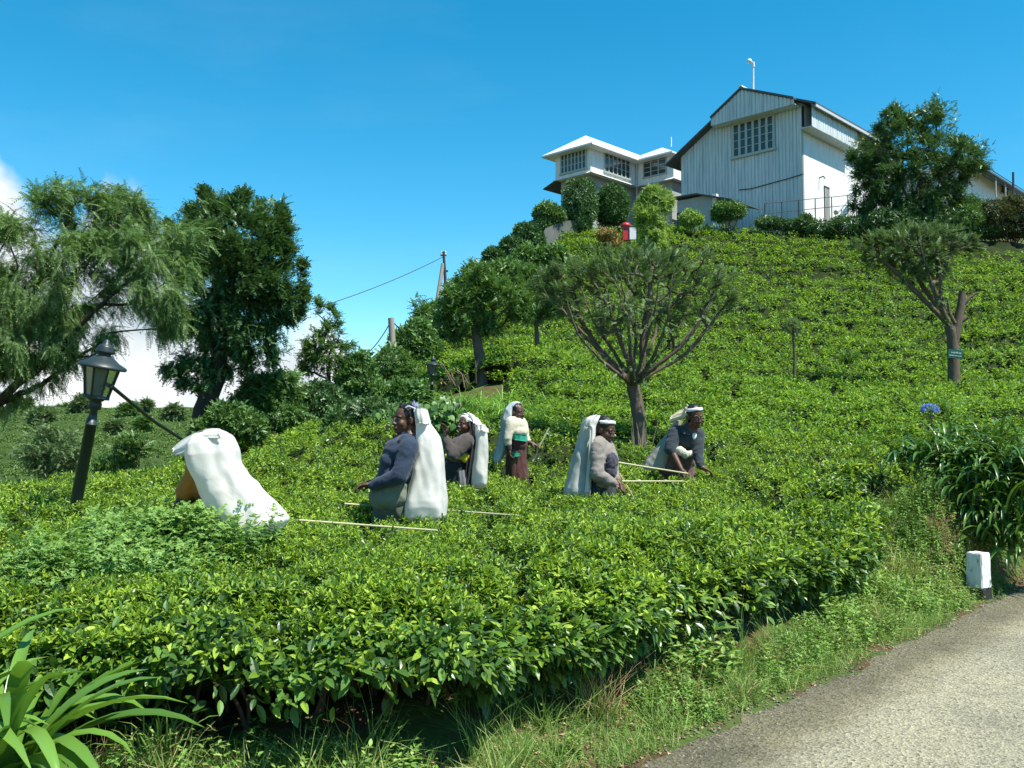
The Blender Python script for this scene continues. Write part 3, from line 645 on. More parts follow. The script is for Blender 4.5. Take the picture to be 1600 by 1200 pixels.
# --- the two-storey bungalow with white hipped roofs
H0 = P(923, 300, 66.0)[:2]
bun = thing('hilltop_bungalow', 'two-storey white bungalow with low white hipped roofs and long window bands, left of the factory', 'building', (H0[0], H0[1], 14.0))
Lb = on(868, 285, H0, GD)[0]; Rb = on(994, 250, H0, RD)[0]; I0 = H0 + RD * Rb; Lc = on(1052, 250, I0, -GD)[0]
zt = on(923, 229, H0, GD)[1]; zm = on(923, 268, H0, GD)[1]; zlow = 13.6
mb = MB(); dpt = 9.0
obox(mb, W3(H0, GD, 0, zm), v3(GD) * Lb, v3(RD) * (Rb + dpt), UP * (zt - zm))                                   # left wing, upper storey
obox(mb, W3(I0, RD, .0, zm) - v3(GD) * Lc, v3(GD) * (Lc - .01), v3(RD) * 2.6, UP * (zt - zm - .003)); part('upper_walls', mb, m_wh, bun)
mb = MB(); ins = .45
obox(mb, W3(H0, GD, ins, zlow) + v3(RD) * ins, v3(GD) * (Lb - 2 * ins + .3), v3(RD) * (Rb + dpt - ins), UP * (zm - zlow - .003))
obox(mb, W3(I0, RD, ins, zlow) - v3(GD) * (Lc - ins), v3(GD) * (Lc - .02), v3(RD) * 2.1, UP * (zm - zlow - .006)); part('lower_walls', mb, m_grey, bun)
# bottom flare of the upper storey
mb = MB()
def flare(o, d, n, L0, L1, z, w=.28, h=.16): slab(mb, [W3(o, d, L0, z, n, w), W3(o, d, L1, z, n, w), W3(o, d, L1, z + h, n, .0), W3(o, d, L0, z + h, n, .0)], v3(n) * -.02 + UP * .03)
flare(H0, GD, -RD, -.1, Lb + .1, zm - .12); flare(H0, RD, -GD, -.1, Rb, zm - .12); flare(I0, -GD, -RD, .0, Lc + .1, zm - .12); part('skirt_board', mb, m_wh, bun)
mb = MB(); a1 = W3(H0, GD, Lb, zm - .02); slab(mb, [a1, a1 + v3(GD) * 1.0 - UP * .55 - v3(RD) * .3, a1 + v3(GD) * 1.0 - UP * .55 + v3(RD) * (Rb + 4), a1 + v3(RD) * (Rb + 4)], (0, 0, .06)); part('porch_roof', mb, m_roof, bun)
def hip(mb, c0, dx, Lx, dy, Ly, ze, rise, ovh, run):
    """hipped roof over rectangle c0 + dx*Lx, dy*Ly"""
    q = lambda a, b, z: np.array([*(np.array(c0) + np.array(dx) * a + np.array(dy) * b), z]); e = ovh
    A, B, C_, D = q(-e, -e, ze), q(Lx + e, -e, ze), q(Lx + e, Ly + e, ze), q(-e, Ly + e, ze)
    h = Lx / 2; E, F_ = q(h, run, ze + rise), q(h, Ly - run, ze + rise); th = np.array([0, 0, -.12])
    V = [A, B, C_, D, E, F_]; V += [p + th for p in V[:4]]
    mb.addl(V, [(0, 1, 4), (1, 2, 5, 4), (2, 3, 5), (3, 0, 4, 5), (0, 6, 7, 1), (1, 7, 8, 2), (2, 8, 9, 3), (3, 9, 6, 0), (6, 9, 8, 7)], 0)
ztop = on(924, 207, H0 + RD * 1.4 + GD * 1.4, GD)[1]
mb = MB(); hip(mb, H0, GD, Lb, RD, Rb + dpt, zt, 1.55, .75, 1.5); rf = part('roof', mb, m_roofw, bun)
mb = MB(); hip(mb, I0 - GD * (Lc - .35), GD, Lc + .9, RD, 4.6, zt - .02, 1.5, .72, 2.2); rf2 = part('roof', mb, m_roofw, bun)
mb = MB(); obox(mb, np.array([*(I0 + RD * 2.2 - GD * (Lc / 2)), zt + 1.4]), v3(-GD) * .05, v3(RD) * .05, UP * .75); part('lightning_rod', mb, m_roofw, rf2)
# window bands
a = on(877, 276, H0, GD); c = on(916, 262, H0, GD); tl = on(916, 231, H0, GD)
grid_window('window', H0, GD, -RD, c[0], a[0], c[1], tl[1], 7, 3, bun, .05, wide=.12)
a = on(944, 262, H0, RD); c = on(983, 240, H0, RD); grid_window('window', H0, RD, -GD, a[0], c[0], on(944, 270, H0, RD)[1] + .12, on(944, 234, H0, RD)[1], 6, 3, bun, .05, wide=.10)
a = on(1006, 278, I0, -GD); c = on(1041, 241, I0, -GD); grid_window('window', I0, -GD, -RD, a[0], c[0], a[1], on(1006, 249, I0, -GD)[1], 3, 4, bun, .05, wide=.09)
a = on(877, 318, H0, GD); grid_window('window', H0 + RD * .45, GD, -RD, a[0] - .9, a[0] + .2, zm - 2.9, zm - 1.2, 3, 3, bun, .05, wide=.09)
mb = MB(); q = W3(I0, RD, -.12, zt - .1) - v3(GD) * .12; tube(mb, [q + UP * .5, q, q - UP * 1.0, q - UP * 4.5], .06, 6); tube(mb, [q + UP * .1, q - UP * .35], .1, 6); part('drainpipe', mb, m_pipe, bun)

# --- low annex with a dark sheet roof
A0 = P(1113, 345, 56.5)[:2]; ann = thing('low_annex', 'low grey annex with a dark sloping sheet roof, at the foot of the factory gable', 'building', (A0[0], A0[1], 13.9))
La_ = on(1058, 330, A0, GD)[0]; zta = on(1113, 303, A0, GD)[1]
mb = MB(); obox(mb, W3(A0, GD, 0, 13.6), v3(GD) * La_, v3(RD) * 3.0, UP * (zta - 13.6)); part('wall', mb, m_grey, ann)
mb = MB(); roof_slab(mb, [W3(A0, GD, -1.6, zta - .65, RD, -.35), W3(A0, GD, .9, zta + .16, RD, -.35), W3(A0, GD, .9, zta + .16, RD, 3.2), W3(A0, GD, -1.6, zta - .65, RD, 3.2)], .08)
roof_slab(mb, [W3(A0, GD, .9, zta + .16, RD, -.35), W3(A0, GD, La_ + .25, zta + .24, RD, -.35), W3(A0, GD, La_ + .25, zta + .24, RD, 3.2), W3(A0, GD, .9, zta + .16, RD, 3.2)], .08); part('roof', mb, m_roof, ann)
a = on(1078, 340, A0, GD); mb = MB(); obox(mb, W3(A0, GD, a[0], 13.8, -RD, .0), v3(GD) * .95, v3(-RD) * .04, UP * (on(1078, 329, A0, GD)[1] - 13.8)); part('doorway', mb, m_dark, ann)
mb = MB(); obox(mb, W3(A0, GD, -.3, 13.6) , v3(GD) * .28, v3(RD) * .25, UP * (zta - 13.62)); part('pillar', mb, m_wh, ann)

# --- long shed beyond the tree on the right
S0 = P(1500, 320, 66.0)[:2]; sd, sn = RD, RN; shed = thing('white_shed', 'white shed with a dark overhanging roof and verandah posts behind the big tree', 'building', (S0[0], S0[1], 14.0))
ztl = on(1556, 272, S0 + sn * 1.2, sd)[1]; Le = on(1577, 300, S0, sd)[0]; zbs = on(1550, 313, S0, sd)[1]
mb = MB(); obox(mb, W3(S0, sd, 0, zbs), v3(sd) * Le, v3(-sn) * 5, UP * (ztl - zbs + .3)); obox(mb, W3(S0, sd, -.2, zbs - 4, sn, .1), v3(sd) * (Le + 8), v3(-sn) * 5.3, UP * 3.99); part('wall', mb, m_wh, shed)
mb = MB(); R0 = S0 + sn * 1.2; zr_ = lambda L: ztl
roof_slab(mb, [W3(R0, sd, -1, ztl), W3(R0, sd, Le + 8, ztl), W3(S0 - sn * 3, sd, Le + 8, ztl + 1.9), W3(S0 - sn * 3, sd, -1, ztl + 1.9)], .12); part('roof', mb, m_roof, shed)
for u in (1556, 1571, 1583):
    q = on(u, 300, S0 + sn * 1.0, sd); mb = MB(); p = W3(S0 + sn * 1.0, sd, q[0], zbs); tube(mb, [p - UP * 3, p + UP * (ztl - zbs)], .06, 6); part('post', mb, m_grey, shed)
for dz in (.9, 1.5):
    mb = MB(); p = W3(S0 + sn * 1.0, sd, 0, zbs + dz); tube(mb, [p, p + v3(sd) * (Le + 6)], .03, 5); part('rail', mb, m_black, shed)
mb = MB(); p = P(1583, 269, 62); tube(mb, [P(1583, 312, 62) - UP, p], .07, 6); part('vent_pipe', mb, m_dark, shed)
grid_window('window', S0, sd, sn, on(1563, 290, S0, sd)[0], on(1573, 290, S0, sd)[0], zbs + 1.0, zbs + 2.0, 2, 2, shed, .04, wide=.06)

# --- wire fence in front of the factory
f0, f1 = P(1195, 343, 55.2), P(1350, 330, 57.5); fen = thing('wire_fence', 'thin wire fence with slim posts in front of the factory wall', 'fence', tuple(f0))
f0[2] = gz(f0[0], f0[1]) ; f1[2] = gz(f1[0], f1[1])
zt0, zt1 = P(1195, 318, 55.2)[2], P(1350, 303, 57.5)[2]
for k in range(7):
    f = k / 6; q = f0 + (f1 - f0) * f; mb = MB(); tube(mb, [q - UP * .1, np.array([q[0], q[1], zt0 + (zt1 - zt0) * f])], .03, 6); part('post', mb, m_black, fen)
for k, dz in enumerate((0, -.62)):
    mb = MB(); tube(mb, [np.array([*f0[:2], zt0 + dz]), np.array([*f1[:2], zt1 + dz])], .022, 5); part('rail', mb, m_black, fen)

# --- curved retaining wall, steps, gate and red box by the bungalow path
wl = [P(848, 376, 49.5), P(852, 368, 50.0), P(866, 360, 50.6), P(884, 357, 51.0), P(902, 356, 51.5)]
mb = MB(); zt_ = [P(848, 366, 49.5)[2], P(853, 357, 50)[2], P(866, 351, 50.6)[2], P(884, 345, 51)[2], P(902, 344, 51.5)[2]]
V = []
for p, z in zip(wl, zt_):
    n_ = np.array([.25, 1.0, 0]) / 1.03
    V += [(p[0], p[1], p[2] - 1.4), (p[0], p[1], z), tuple(np.array([p[0], p[1], z]) + n_ * .3), tuple(np.array([p[0], p[1], p[2] - 1.4]) + n_ * .3)]
F = [(4 * i + a, 4 * i + (a + 1) % 4, 4 * i + 4 + (a + 1) % 4, 4 * i + 4 + a) for i in range(len(wl) - 1) for a in range(4)] + [(0, 3, 2, 1), (16, 17, 18, 19)]
mb.addl(V, F, 0); whole('retaining_wall', mb, plain('mossy grey plaster', (.13, .14, .13), .9, .15, .4, 1.5), 'low curved grey retaining wall under the clipped bushes at the hilltop', 'wall', wl[2])
m_red = plain('red paint', (.50, .025, .03), .4, .5)
p = P(978, 376, 49.5); rb = thing('red_post_box', 'small red post box standing by the gate under the dark shrubs', 'post box', tuple(p))
hb = P(978, 348, 49.5)[2] - p[2]
mb = MB(); obox(mb, p + np.array([-.18, -.18, 0]), (.36, 0, 0), (0, .36, 0), UP * hb * .78); part('body', mb, m_red, rb)
mb = MB(); lathe(mb, [(.26, hb * .78), (.28, hb * .84), (.24, hb * .92), (.15, hb * .99), (.04, hb * 1.0)], Matrix.Translation(p), 14); part('cap', mb, m_red, rb)
mb = MB(); obox(mb, p + np.array([-.11, -.195, hb * .58]), (.22, 0, 0), (0, .02, 0), UP * .06); part('slot', mb, m_black, rb)
p = P(988, 378, 49.3); gt = thing('small_gate', 'small pale barred gate beside the red post box', 'gate', tuple(p)); hgt = P(988, 352, 49.3)[2] - p[2]
mb = MB(); obox(mb, p + np.array([-.2, 0, 0]), (.06, 0, 0), (0, .06, 0), UP * hgt); obox(mb, p + np.array([.24, 0, 0]), (.06, 0, 0), (0, .06, 0), UP * hgt); obox(mb, p + np.array([-.14, .01, hgt * .9]), (.38, 0, 0), (0, .04, 0), UP * .05); obox(mb, p + np.array([-.14, .01, hgt * .1]), (.38, 0, 0), (0, .04, 0), UP * .05); part('gate_frame', mb, m_black, gt)
mb = MB(); obox(mb, p + np.array([-.14, .02, hgt * .14]), (.38, 0, 0), (0, .02, 0), UP * hgt * .76); part('gate_panel', mb, m_roofw, gt)
st = P(963, 408, 46.5); mb = MB()
for k in range(6): obox(mb, st + np.array([-.7, k * .42, -.5 + k * .17]), (1.5, 0, 0), (0, .45, 0), UP * .62)
m_step = plain('worn concrete', (.22, .17, .13), .9, .2, .3, 4); whole('garden_steps', mb, m_step, 'short flight of worn concrete steps leading up to the red post box', 'steps', st)

# ------------------------------------------------------------------ poles and wires on the left ridge
m_wood = noisy('weathered pole wood', [(.20, .18, .15), (.40, .37, .31)], 6, .85, .2, .4, .01, vec=(4, 4, .4))
b0 = P(617, 566, 27.0); t0 = P(611, 497, 27.0); mb = MB(); tube(mb, [b0 - UP * .6, t0], [.105, .09], 8)
whole('wooden_post', mb, m_wood, 'short thick weathered wooden post on the left ridge, against the sky', 'post', b0)
b1, t1 = P(700, 470, 36.5), P(693, 393, 36.5); af = thing('utility_pole', 'dark utility pole propped by a slanting strut, on the ridge against the blue sky', 'pole', tuple(b1))
mb = MB(); tube(mb, [b1 - UP * .8, t1], [.07, .05], 8); part('pole', mb, m_dark, af)
mb = MB(); tube(mb, [P(677, 482, 36.0) - UP * .8, P(692, 412, 36.5)], [.1, .07], 8); part('strut', mb, m_wood, af)
mb = MB(); c = P(693, 425, 36.5); obox(mb, c + np.array([-.1, -.04, 0]), (.28, 0, 0), (0, .08, 0), UP * .07); part('crossbar', mb, m_dark, af)
mb = MB(); c = P(693, 400, 36.5); obox(mb, c + np.array([-.12, -.03, 0]), (.24, 0, 0), (0, .06, 0), UP * .05); part('crossbar', mb, m_dark, af)
for k, du in enumerate((-3, 3)):
    mb = MB(); lathe(mb, [(.035, 0), (.045, .05), (.025, .09), (.04, .13), (.01, .16)], Matrix.Translation(P(693 + du, 400, 36.5) + UP * .04), 8); part('insulator', mb, m_pipe, af)
def wire(name, a, b, sag, r, label, cat='cable', m=None):
    n = 24; f = np.linspace(0, 1, n)[:, None]; p = a + (b - a) * f; p[:, 2] -= sag * 4 * f[:, 0] * (1 - f[:, 0]); mb = MB(); tube(mb, p, r, 5); return whole(name, mb, m or m_black, label, cat, a)
wire('overhead_wire', P(693, 401, 36.5), P(330, 520, 30), .35, .014, 'single wire running from the propped ridge pole down to the left behind the trees')
wire('overhead_wire', P(612, 500, 27.0), P(560, 560, 30), .2, .016, 'short wire dropping to the left from the thick wooden post')
wire('overhead_wire', P(612, 500, 27.0), P(690, 560, 30), .2, .016, 'short wire dropping to the right from the thick wooden post into the bushes')

# ------------------------------------------------------------------ lamp posts
m_lamp = plain('dark green lamp paint', (.022, .034, .036), .42, .5, .25, 30); m_lglass, t, b = mat('lantern glass', .08, .5)
t.links.new(ramp(t, [(.16, .17, .14), (.34, .35, .30)], noise(t, 9, 3)), b.inputs['Base Color']); b.inputs['Transmission Weight'].default_value = .55
def lamp_post(base, top, s, label, detail=True):
    """base/top of the whole lamp; s = scale of the lantern"""
    base, top = np.array(base), np.array(top); ax = norm(top - base); H = np.linalg.norm(top - base)
    ref = np.array([0, 1.0, 0]); x = norm(np.cross(ref, ax)); y = np.cross(ax, x); M4 = np.eye(4); M4[:3, 0], M4[:3, 1], M4[:3, 2], M4[:3, 3] = x, y, ax, base
    root = thing('lamp_post', label, 'lamp', tuple(base)); hl = .70 * s; z0 = H - hl        # lantern occupies the top
    mb = MB(); lathe(mb, [(.062 * s, -.3), (.06 * s, 0), (.052 * s, z0 - .16 * s), (.058 * s, z0 - .16 * s), (.058 * s, z0 - .145 * s), (.05 * s, z0 - .145 * s), (.034 * s, z0 - .01), (.06 * s, z0), (.065 * s, z0 + .05 * s), (.055 * s, z0 + .08 * s), (.075 * s, z0 + .09 * s), (.075 * s, z0 + .115 * s)], M4, 18); part('pole', mb, m_lamp, root)
    lan = MB(); n = 8; zb, zt, rb, rt = z0 + .115 * s, z0 + .42 * s, .115 * s, .175 * s
    lathe(lan, [(.08 * s, zb - .015 * s), (rb * 1.06, zb - .01 * s), (rb * 1.06, zb + .02 * s), (.04 * s, zb + .025 * s)], M4, 24)
    for k in range(n):
        a = 2 * math.pi * k / n; p0 = base + ax * zb + (x * math.cos(a) + y * math.sin(a)) * rb; p1 = base + ax * zt + (x * math.cos(a) + y * math.sin(a)) * rt; tube(lan, [p0, p1], .010 * s, 5)
    lantern = part('lantern_frame', lan, m_lamp, root)
    g = MB(); a = 2 * math.pi * np.arange(n + 1) / n; A_ = np.stack([base + ax * (zb + .02 * s) + (x * math.cos(q) + y * math.sin(q)) * (rb * .95) for q in a]); B_ = np.stack([base + ax * zt + (x * math.cos(q) + y * math.sin(q)) * (rt * .95) for q in a])
    for k in range(n): slab(g, [A_[k], A_[k + 1], B_[k + 1], B_[k]], ((A_[k] + A_[k + 1]) / 2 - base - ax * (zb + .02 * s)) * -.03)
    part('glass', g, m_lglass, lantern)
    mb = MB(); lathe(mb, [(.028 * s, zb + .03 * s), (.03 * s, zb + .1 * s), (.055 * s, zb + .17 * s), (.05 * s, zb + .23 * s), (.015 * s, zb + .27 * s)], M4, 12); part('bulb', mb, m_roofw, root)
    mb = MB(); lathe(mb, [(.22 * s, zt - .012 * s), (.232 * s, zt), (.225 * s, zt + .02 * s), (.15 * s, zt + .055 * s), (.095 * s, zt + .10 * s), (.06 * s, zt + .115 * s), (.06 * s, zt + .13 * s), (.088 * s, zt + .145 * s), (.092 * s, zt + .165 * s), (.075 * s, zt + .185 * s), (.078 * s, zt + .20 * s), (.055 * s, zt + .22 * s), (.035 * s, zt + .235 * s), (.03 * s, zt + .255 * s), (.012 * s, zt + .275 * s)], M4, 24); part('lamp_hood', mb, m_lamp, root)
    return root
lb = P(116, 800, 7.9); lt = P(168, 530, 7.85); lb = lb + (lb - lt) * .16
lamp_post(lb, lt, .86, 'dark leaning lamp post with a round-hooded glass lantern, standing in the tea at the left')
lamp_post(P(673, 640, 17.6), P(677, 556, 17.6), .64, 'slim black lamp post with a small lantern, among the bushes below the ridge', False)
cb = np.array([P(173, 603, 7.8), P(240, 658, 9.0), P(290, 690, 10), P(330, 705, 11), P(372, 721, 12.5), P(420, 727, 14), P(445, 733, 15)])
f = np.linspace(0, 1, 40); kk = np.linspace(0, 1, len(cb)); pts_ = np.stack([np.interp(f, kk, cb[:, i]) for i in range(3)], -1); mb = MB(); tube(mb, pts_, .017, 7)
whole('black_cable', mb, m_black, 'black cable sagging from the leaning lamp post behind the bent tea picker', 'cable', cb[0])

# ------------------------------------------------------------------ marker post by the road
pb = P(1530, 934, 9.2); pb[2] = gz(pb[0], pb[1]); mk = thing('kerb_marker', 'white painted concrete marker post with a black foot and flaking corners, at the road edge', 'marker post', tuple(pb))
m_mkw, t, b = mat('flaking white paint', .8, .25); n1 = noise(t, 14, 7, .7, vec_scale=(1, 1, .6)); t.links.new(ramp(t, [(.36, (.20, .19, .17)), (.42, (.62, .64, .62)), (.6, (.74, .76, .74))], n1), b.inputs['Base Color']); bump(t, b, n1, .5, .006)
a_ = math.radians(33); mx_, my_ = np.array([math.cos(a_), math.sin(a_), 0]), np.array([-math.sin(a_), math.cos(a_), 0]); w = .078
def post_seg(z0, z1, w0, w1, mt, name):
    me = _bm.new(); cs = [(-1, -1), (1, -1), (1, 1), (-1, 1)]
    vs = [me.verts.new(tuple(mx_ * c[0] * ww + my_ * c[1] * ww + UP * z)) for z, ww in ((z0, w0), (z1, w1)) for c in cs]
    for f_ in BOXF: me.faces.new([vs[i] for i in f_])
    _bm.ops.bevel(me, geom=list(me.edges), offset=.008, segments=2, affect='EDGES'); _bm.ops.subdivide_edges(me, edges=[e for e in me.edges if e.calc_length() > .05], cuts=5, use_grid_fill=True)
    m_ = bpy.data.meshes.new(name)
    for v in me.verts: v.co += Vector((random.uniform(-1, 1), random.uniform(-1, 1), random.uniform(-1, 1))) * .0022
    me.to_mesh(m_); me.free(); m_.materials.append(mt); o = link(name, m_, mk); return o
post_seg(-.15, .088, .087, .086, plain('black painted foot', (.03, .032, .03), .85, .2, .4, 20), 'painted_foot')
post_seg(.089, .43, .084, .078, m_mkw, 'shaft')
# ------------------------------------------------------------------ trees and shrubs
M_bark = noisy('grey brown bark', [(.05, .038, .026), (.12, .095, .07), (.2, .165, .125)], 7, .9, .2, .7, .02, vec=(3, 3, .8))
M_barkd = noisy('dark bark', [(.025, .02, .014), (.07, .055, .04)], 7, .9, .2, .7, .02, vec=(3, 3, .8))
L_feath = leafmat('feathery acacia leaf', [(0, (.045, .082, .028)), (.5, (.078, .14, .042)), (1, (.15, .225, .068))], .5, .35, .3, (1.1, 1.15, .7))
L_dark = leafmat('dark tree leaf', [(0, (.022, .052, .02)), (.5, (.042, .092, .03)), (1, (.085, .155, .045))], .4, .45, .22)
L_mid = leafmat('mid green leaf', [(0, (.03, .07, .02)), (.5, (.055, .12, .028)), (1, (.11, .19, .045))], .42, .4, .28)
L_grey = leafmat('grey green needle leaf', [(0, (.045, .075, .032)), (.5, (.075, .12, .045)), (1, (.13, .19, .07))], .5, .35, .25, (1.1, 1.1, .7))
L_light = leafmat('pale yellow green leaf', [(0, (.08, .15, .03)), (.5, (.15, .24, .05)), (1, (.26, .35, .10))], .45, .4, .3)
L_clip = leafmat('clipped conifer leaf', [(0, (.02, .05, .016)), (.6, (.035, .085, .022)), (1, (.06, .13, .03))], .5, .3, .2)
L_russet = leafmat('russet shrub leaf', [(0, (.03, .045, .015)), (.5, (.055, .05, .022)), (1, (.07, .10, .03))], .5, .3, .25)
FEATH = [feather(9, .05, .30, .75, k) for k in range(3)]
PINN = [feather(5, .13, .34, .35, 10 + k, 1.0) for k in range(3)]
NEED = [feather(6, .06, .42, .12, 20 + k, .55) for k in range(3)]
LSH = SHOOTS_S
SPR = [shoot(NARROW, 7, .1, 1.2, 60 + k, .5) for k in range(3)]

def crown_pts(blobs, n, d, g, depth=None, shell=.0):
    """points inside the crown: blobs (u, v, ru, rv[, dd]) are lumps of the crown at distance d"""
    w = np.array([b[2] * b[3] for b in blobs], float); idx = g.choice(len(blobs), n, p=w / w.sum()); out = []
    for i in idx:
        b = blobs[i]; dd = d + (b[4] if len(b) > 4 else 0); s = dd / FPX
        r = g.uniform(shell, 1) ** (1 / 2.6); v = rnd_dirs(1, g=g)[0] * r
        c = P(b[0], b[1], dd); out.append(c + v * np.array([b[2] * s, min(b[2], b[3] * 1.2) * s * (depth or 1.0), b[3] * s]))
    return np.array(out)
def grow(trunk, targets, r0, g, rtip=.012, fork=None, wob=.05, up=.25, expo=.46, limbs=(), bal=.35):
    """branches from a trunk polyline (and given main limbs) to every target, each joining an earlier branch"""
    pos = [np.array(trunk[0])]; par = [-1]; plen = [0.0]
    def run(a_i, p):
        a = pos[a_i]; p = np.array(p); k = max(1, int(np.linalg.norm(p - a) / max(.1, r0 * 1.6)))
        for j in range(1, k + 1): pos.append(a + (p - a) * j / k); par.append(a_i if j == 1 else len(pos) - 2); plen.append(plen[par[-1]] + np.linalg.norm(pos[-1] - pos[par[-1]]))
        return len(pos) - 1
    last = 0
    for p in trunk[1:]: last = run(last, p)
    nt_ = len(pos); fk = nt_ - 1 if fork is None else int(fork * (nt_ - 1)); cost = [1e6] * fk + [0.0] * (nt_ - fk)
    L0 = plen[fk]; lr = []
    for lb in limbs:
        i = last; pts = [pos[last]] + [np.array(p) for p in lb]; pts = np.array(pts)
        # smooth the limb
        f = np.linspace(0, len(pts) - 1, 4 * len(pts)); sm = np.stack([np.interp(f, np.arange(len(pts)), pts[:, c]) for c in range(3)], -1)
        for _ in range(3): sm[1:-1] = (sm[:-2] + 2 * sm[1:-1] + sm[2:]) / 4
        n0 = len(pos)
        for p in sm[1:]: i = run(i, p + rnd_dirs(1, g=g)[0] * .012)
        lr += list(np.linspace(r0 * g.uniform(.26, .46), r0 * .10, len(pos) - n0))
    cost += [0.0] * (len(pos) - nt_); ends = []
    order = np.argsort(np.linalg.norm(targets - pos[fk], axis=1))
    for ti in order:
        t = targets[ti]; A = np.array(pos); dl = t - A; dist = np.linalg.norm(dl, axis=1)
        c = dist * (1.0 + .6 * np.clip(-dl[:, 2] / np.maximum(dist, 1e-6), 0, 1)) + np.array(cost) + bal * np.maximum(0, np.array(plen) - L0); i = int(np.argmin(c)); L = dist[i]
        k = max(3, int(L / max(.10, r0 * 1.2))); a = pos[i]; side = rnd_dirs(1, g=g)[0] * L * wob; prev = i
        d0 = norm(a - pos[par[i]]) if par[i] >= 0 else UP; ctrl = a + d0 * L * .35                      # leaves along its parent, then bends away
        for j in range(1, k + 1):
            f = j / k; q = (1 - f) ** 2 * a + 2 * f * (1 - f) * (.5 * ctrl + .5 * (a + t) / 2) + f * f * t + side * math.sin(f * math.pi) + np.array([0, 0, -up * L * f * (1 - f)])
            pos.append(q); par.append(prev); plen.append(plen[prev] + L / k); cost.append(0.0); prev = len(pos) - 1
        ends.append(prev)
    pos = np.array(pos); n = len(pos); cnt = np.zeros(n); lr = np.array(lr)
    for e in ends: cnt[e] += 1
    for i in range(n - 1, 0, -1): cnt[par[i]] += cnt[i]
    r = np.minimum(rtip * np.maximum(cnt, 1) ** expo, r0 * .55 if len(lr) else r0 * .8); r[nt_:nt_ + len(lr)] = np.maximum(r[nt_:nt_ + len(lr)], lr); r[:nt_] = np.linspace(r0 * 1.25, r0, nt_) if not fork else np.minimum(np.linspace(r0 * 1.25, r0 * .7, nt_), 9)
    return pos, np.array(par), r, ends, cnt, nt_
def branches(mbt, mbl, pos, par, r, ntr, sides=6):
    """trunk (first ntr nodes) into mbt, everything else into mbl"""
    kids = {}
    for i, p in enumerate(par): kids.setdefault(p, []).append(i)
    tube(mbt, pos[:ntr], r[:ntr], 10)
    stack = [(p, c) for p in range(ntr) for c in kids.get(p, []) if c >= ntr]
    while stack:
        p, c = stack.pop(); path = [p, c]
        while kids.get(path[-1]):
            ks = sorted(kids[path[-1]], key=lambda q: -r[q]); stack += [(path[-1], q) for q in ks[1:]]; path.append(ks[0])
        rr = r[path].copy(); rr[0] = min(rr[0], rr[1] * 1.25); rr[-1] *= .5
        tube(mbl, pos[path], rr, sides if rr[1] > .03 else 4, cap=False)
def tree(name, label, cat, d, trunk, blobs, ntar, nleaf, templates, size, lm, r0, bark=None, seed=1, group=None, depth=1.0, fork=None, rtip=.012, wob=.06, up=.2, spread=.28, tilt=.9, droop=0.0, tdd=None, cl=.75, expo=.46, limbs=(), bal=.35):
    g = np.random.default_rng(seed); bark = bark or M_bark
    tr = [P(u, v, d + (dd[0] if dd else 0)) for u, v, *dd in trunk]; tr[0] = tr[0] * 1.0
    z0 = gz(tr[0][0], tr[0][1]); base = np.array([tr[0][0], tr[0][1], min(tr[0][2], max(z0, tr[0][2] - 1.2))]); tr = [base - UP * .15] + tr[1:]
    T = crown_pts(blobs, ntar, d, g, depth); lm_ = [[P(u, v, d + dd) for u, v, dd in q] for q in limbs]; pos, par, r, ends, cnt, ntr = grow(tr, T, r0, g, rtip, fork, wob, up, expo, lm_, bal)
    root = thing(name, label, cat, tuple(base), group); mt, ml = MB(), MB()
    k = ntr - 1
    branches(mt, ml, pos, par, r, ntr)
    trunk_o = part('trunk', mt, bark, root); 
    if ml.n: part('branches', ml, bark, trunk_o)
    # foliage: sprigs gathered about the twig ends and along the thin wood, a few loose in the crown
    thin = np.where(cnt <= 2)[0]; thin = thin[thin > k]; src = np.where(g.uniform(0, 1, nleaf) < .6, g.choice(np.array(ends), nleaf), g.choice(thin, nleaf)) if len(thin) else g.choice(np.array(ends), nleaf)
    s = np.mean([b[2] for b in blobs]) * d / FPX
    Lp = pos[src] + rnd_dirs(nleaf, g=g) * (g.uniform(0, 1, (nleaf, 1)) ** .7) * spread * s
    loose = g.uniform(0, 1, nleaf) > cl; Lp[loose] = crown_pts(blobs, int(loose.sum()), d, g, depth) if loose.any() else Lp[loose]
    c0 = T.mean(0); out = norm(Lp - c0); t = out * .6 + rnd_dirs(nleaf, g=g) * tilt + np.array([0, 0, .35 - droop]); R = frames(t, np.array([0, 0, 1.0]) + rnd_dirs(nleaf, g=g) * .5)
    S = size * g.uniform(.65, 1.3, nleaf); q = g.integers(0, len(templates), nleaf); mb = MB()
    for i, tpl in enumerate(templates):
        m_ = q == i
        if m_.any(): scatter(mb, tpl, Lp[m_], R[m_], S[m_], 0)
    part('crown', mb, lm, root); return root
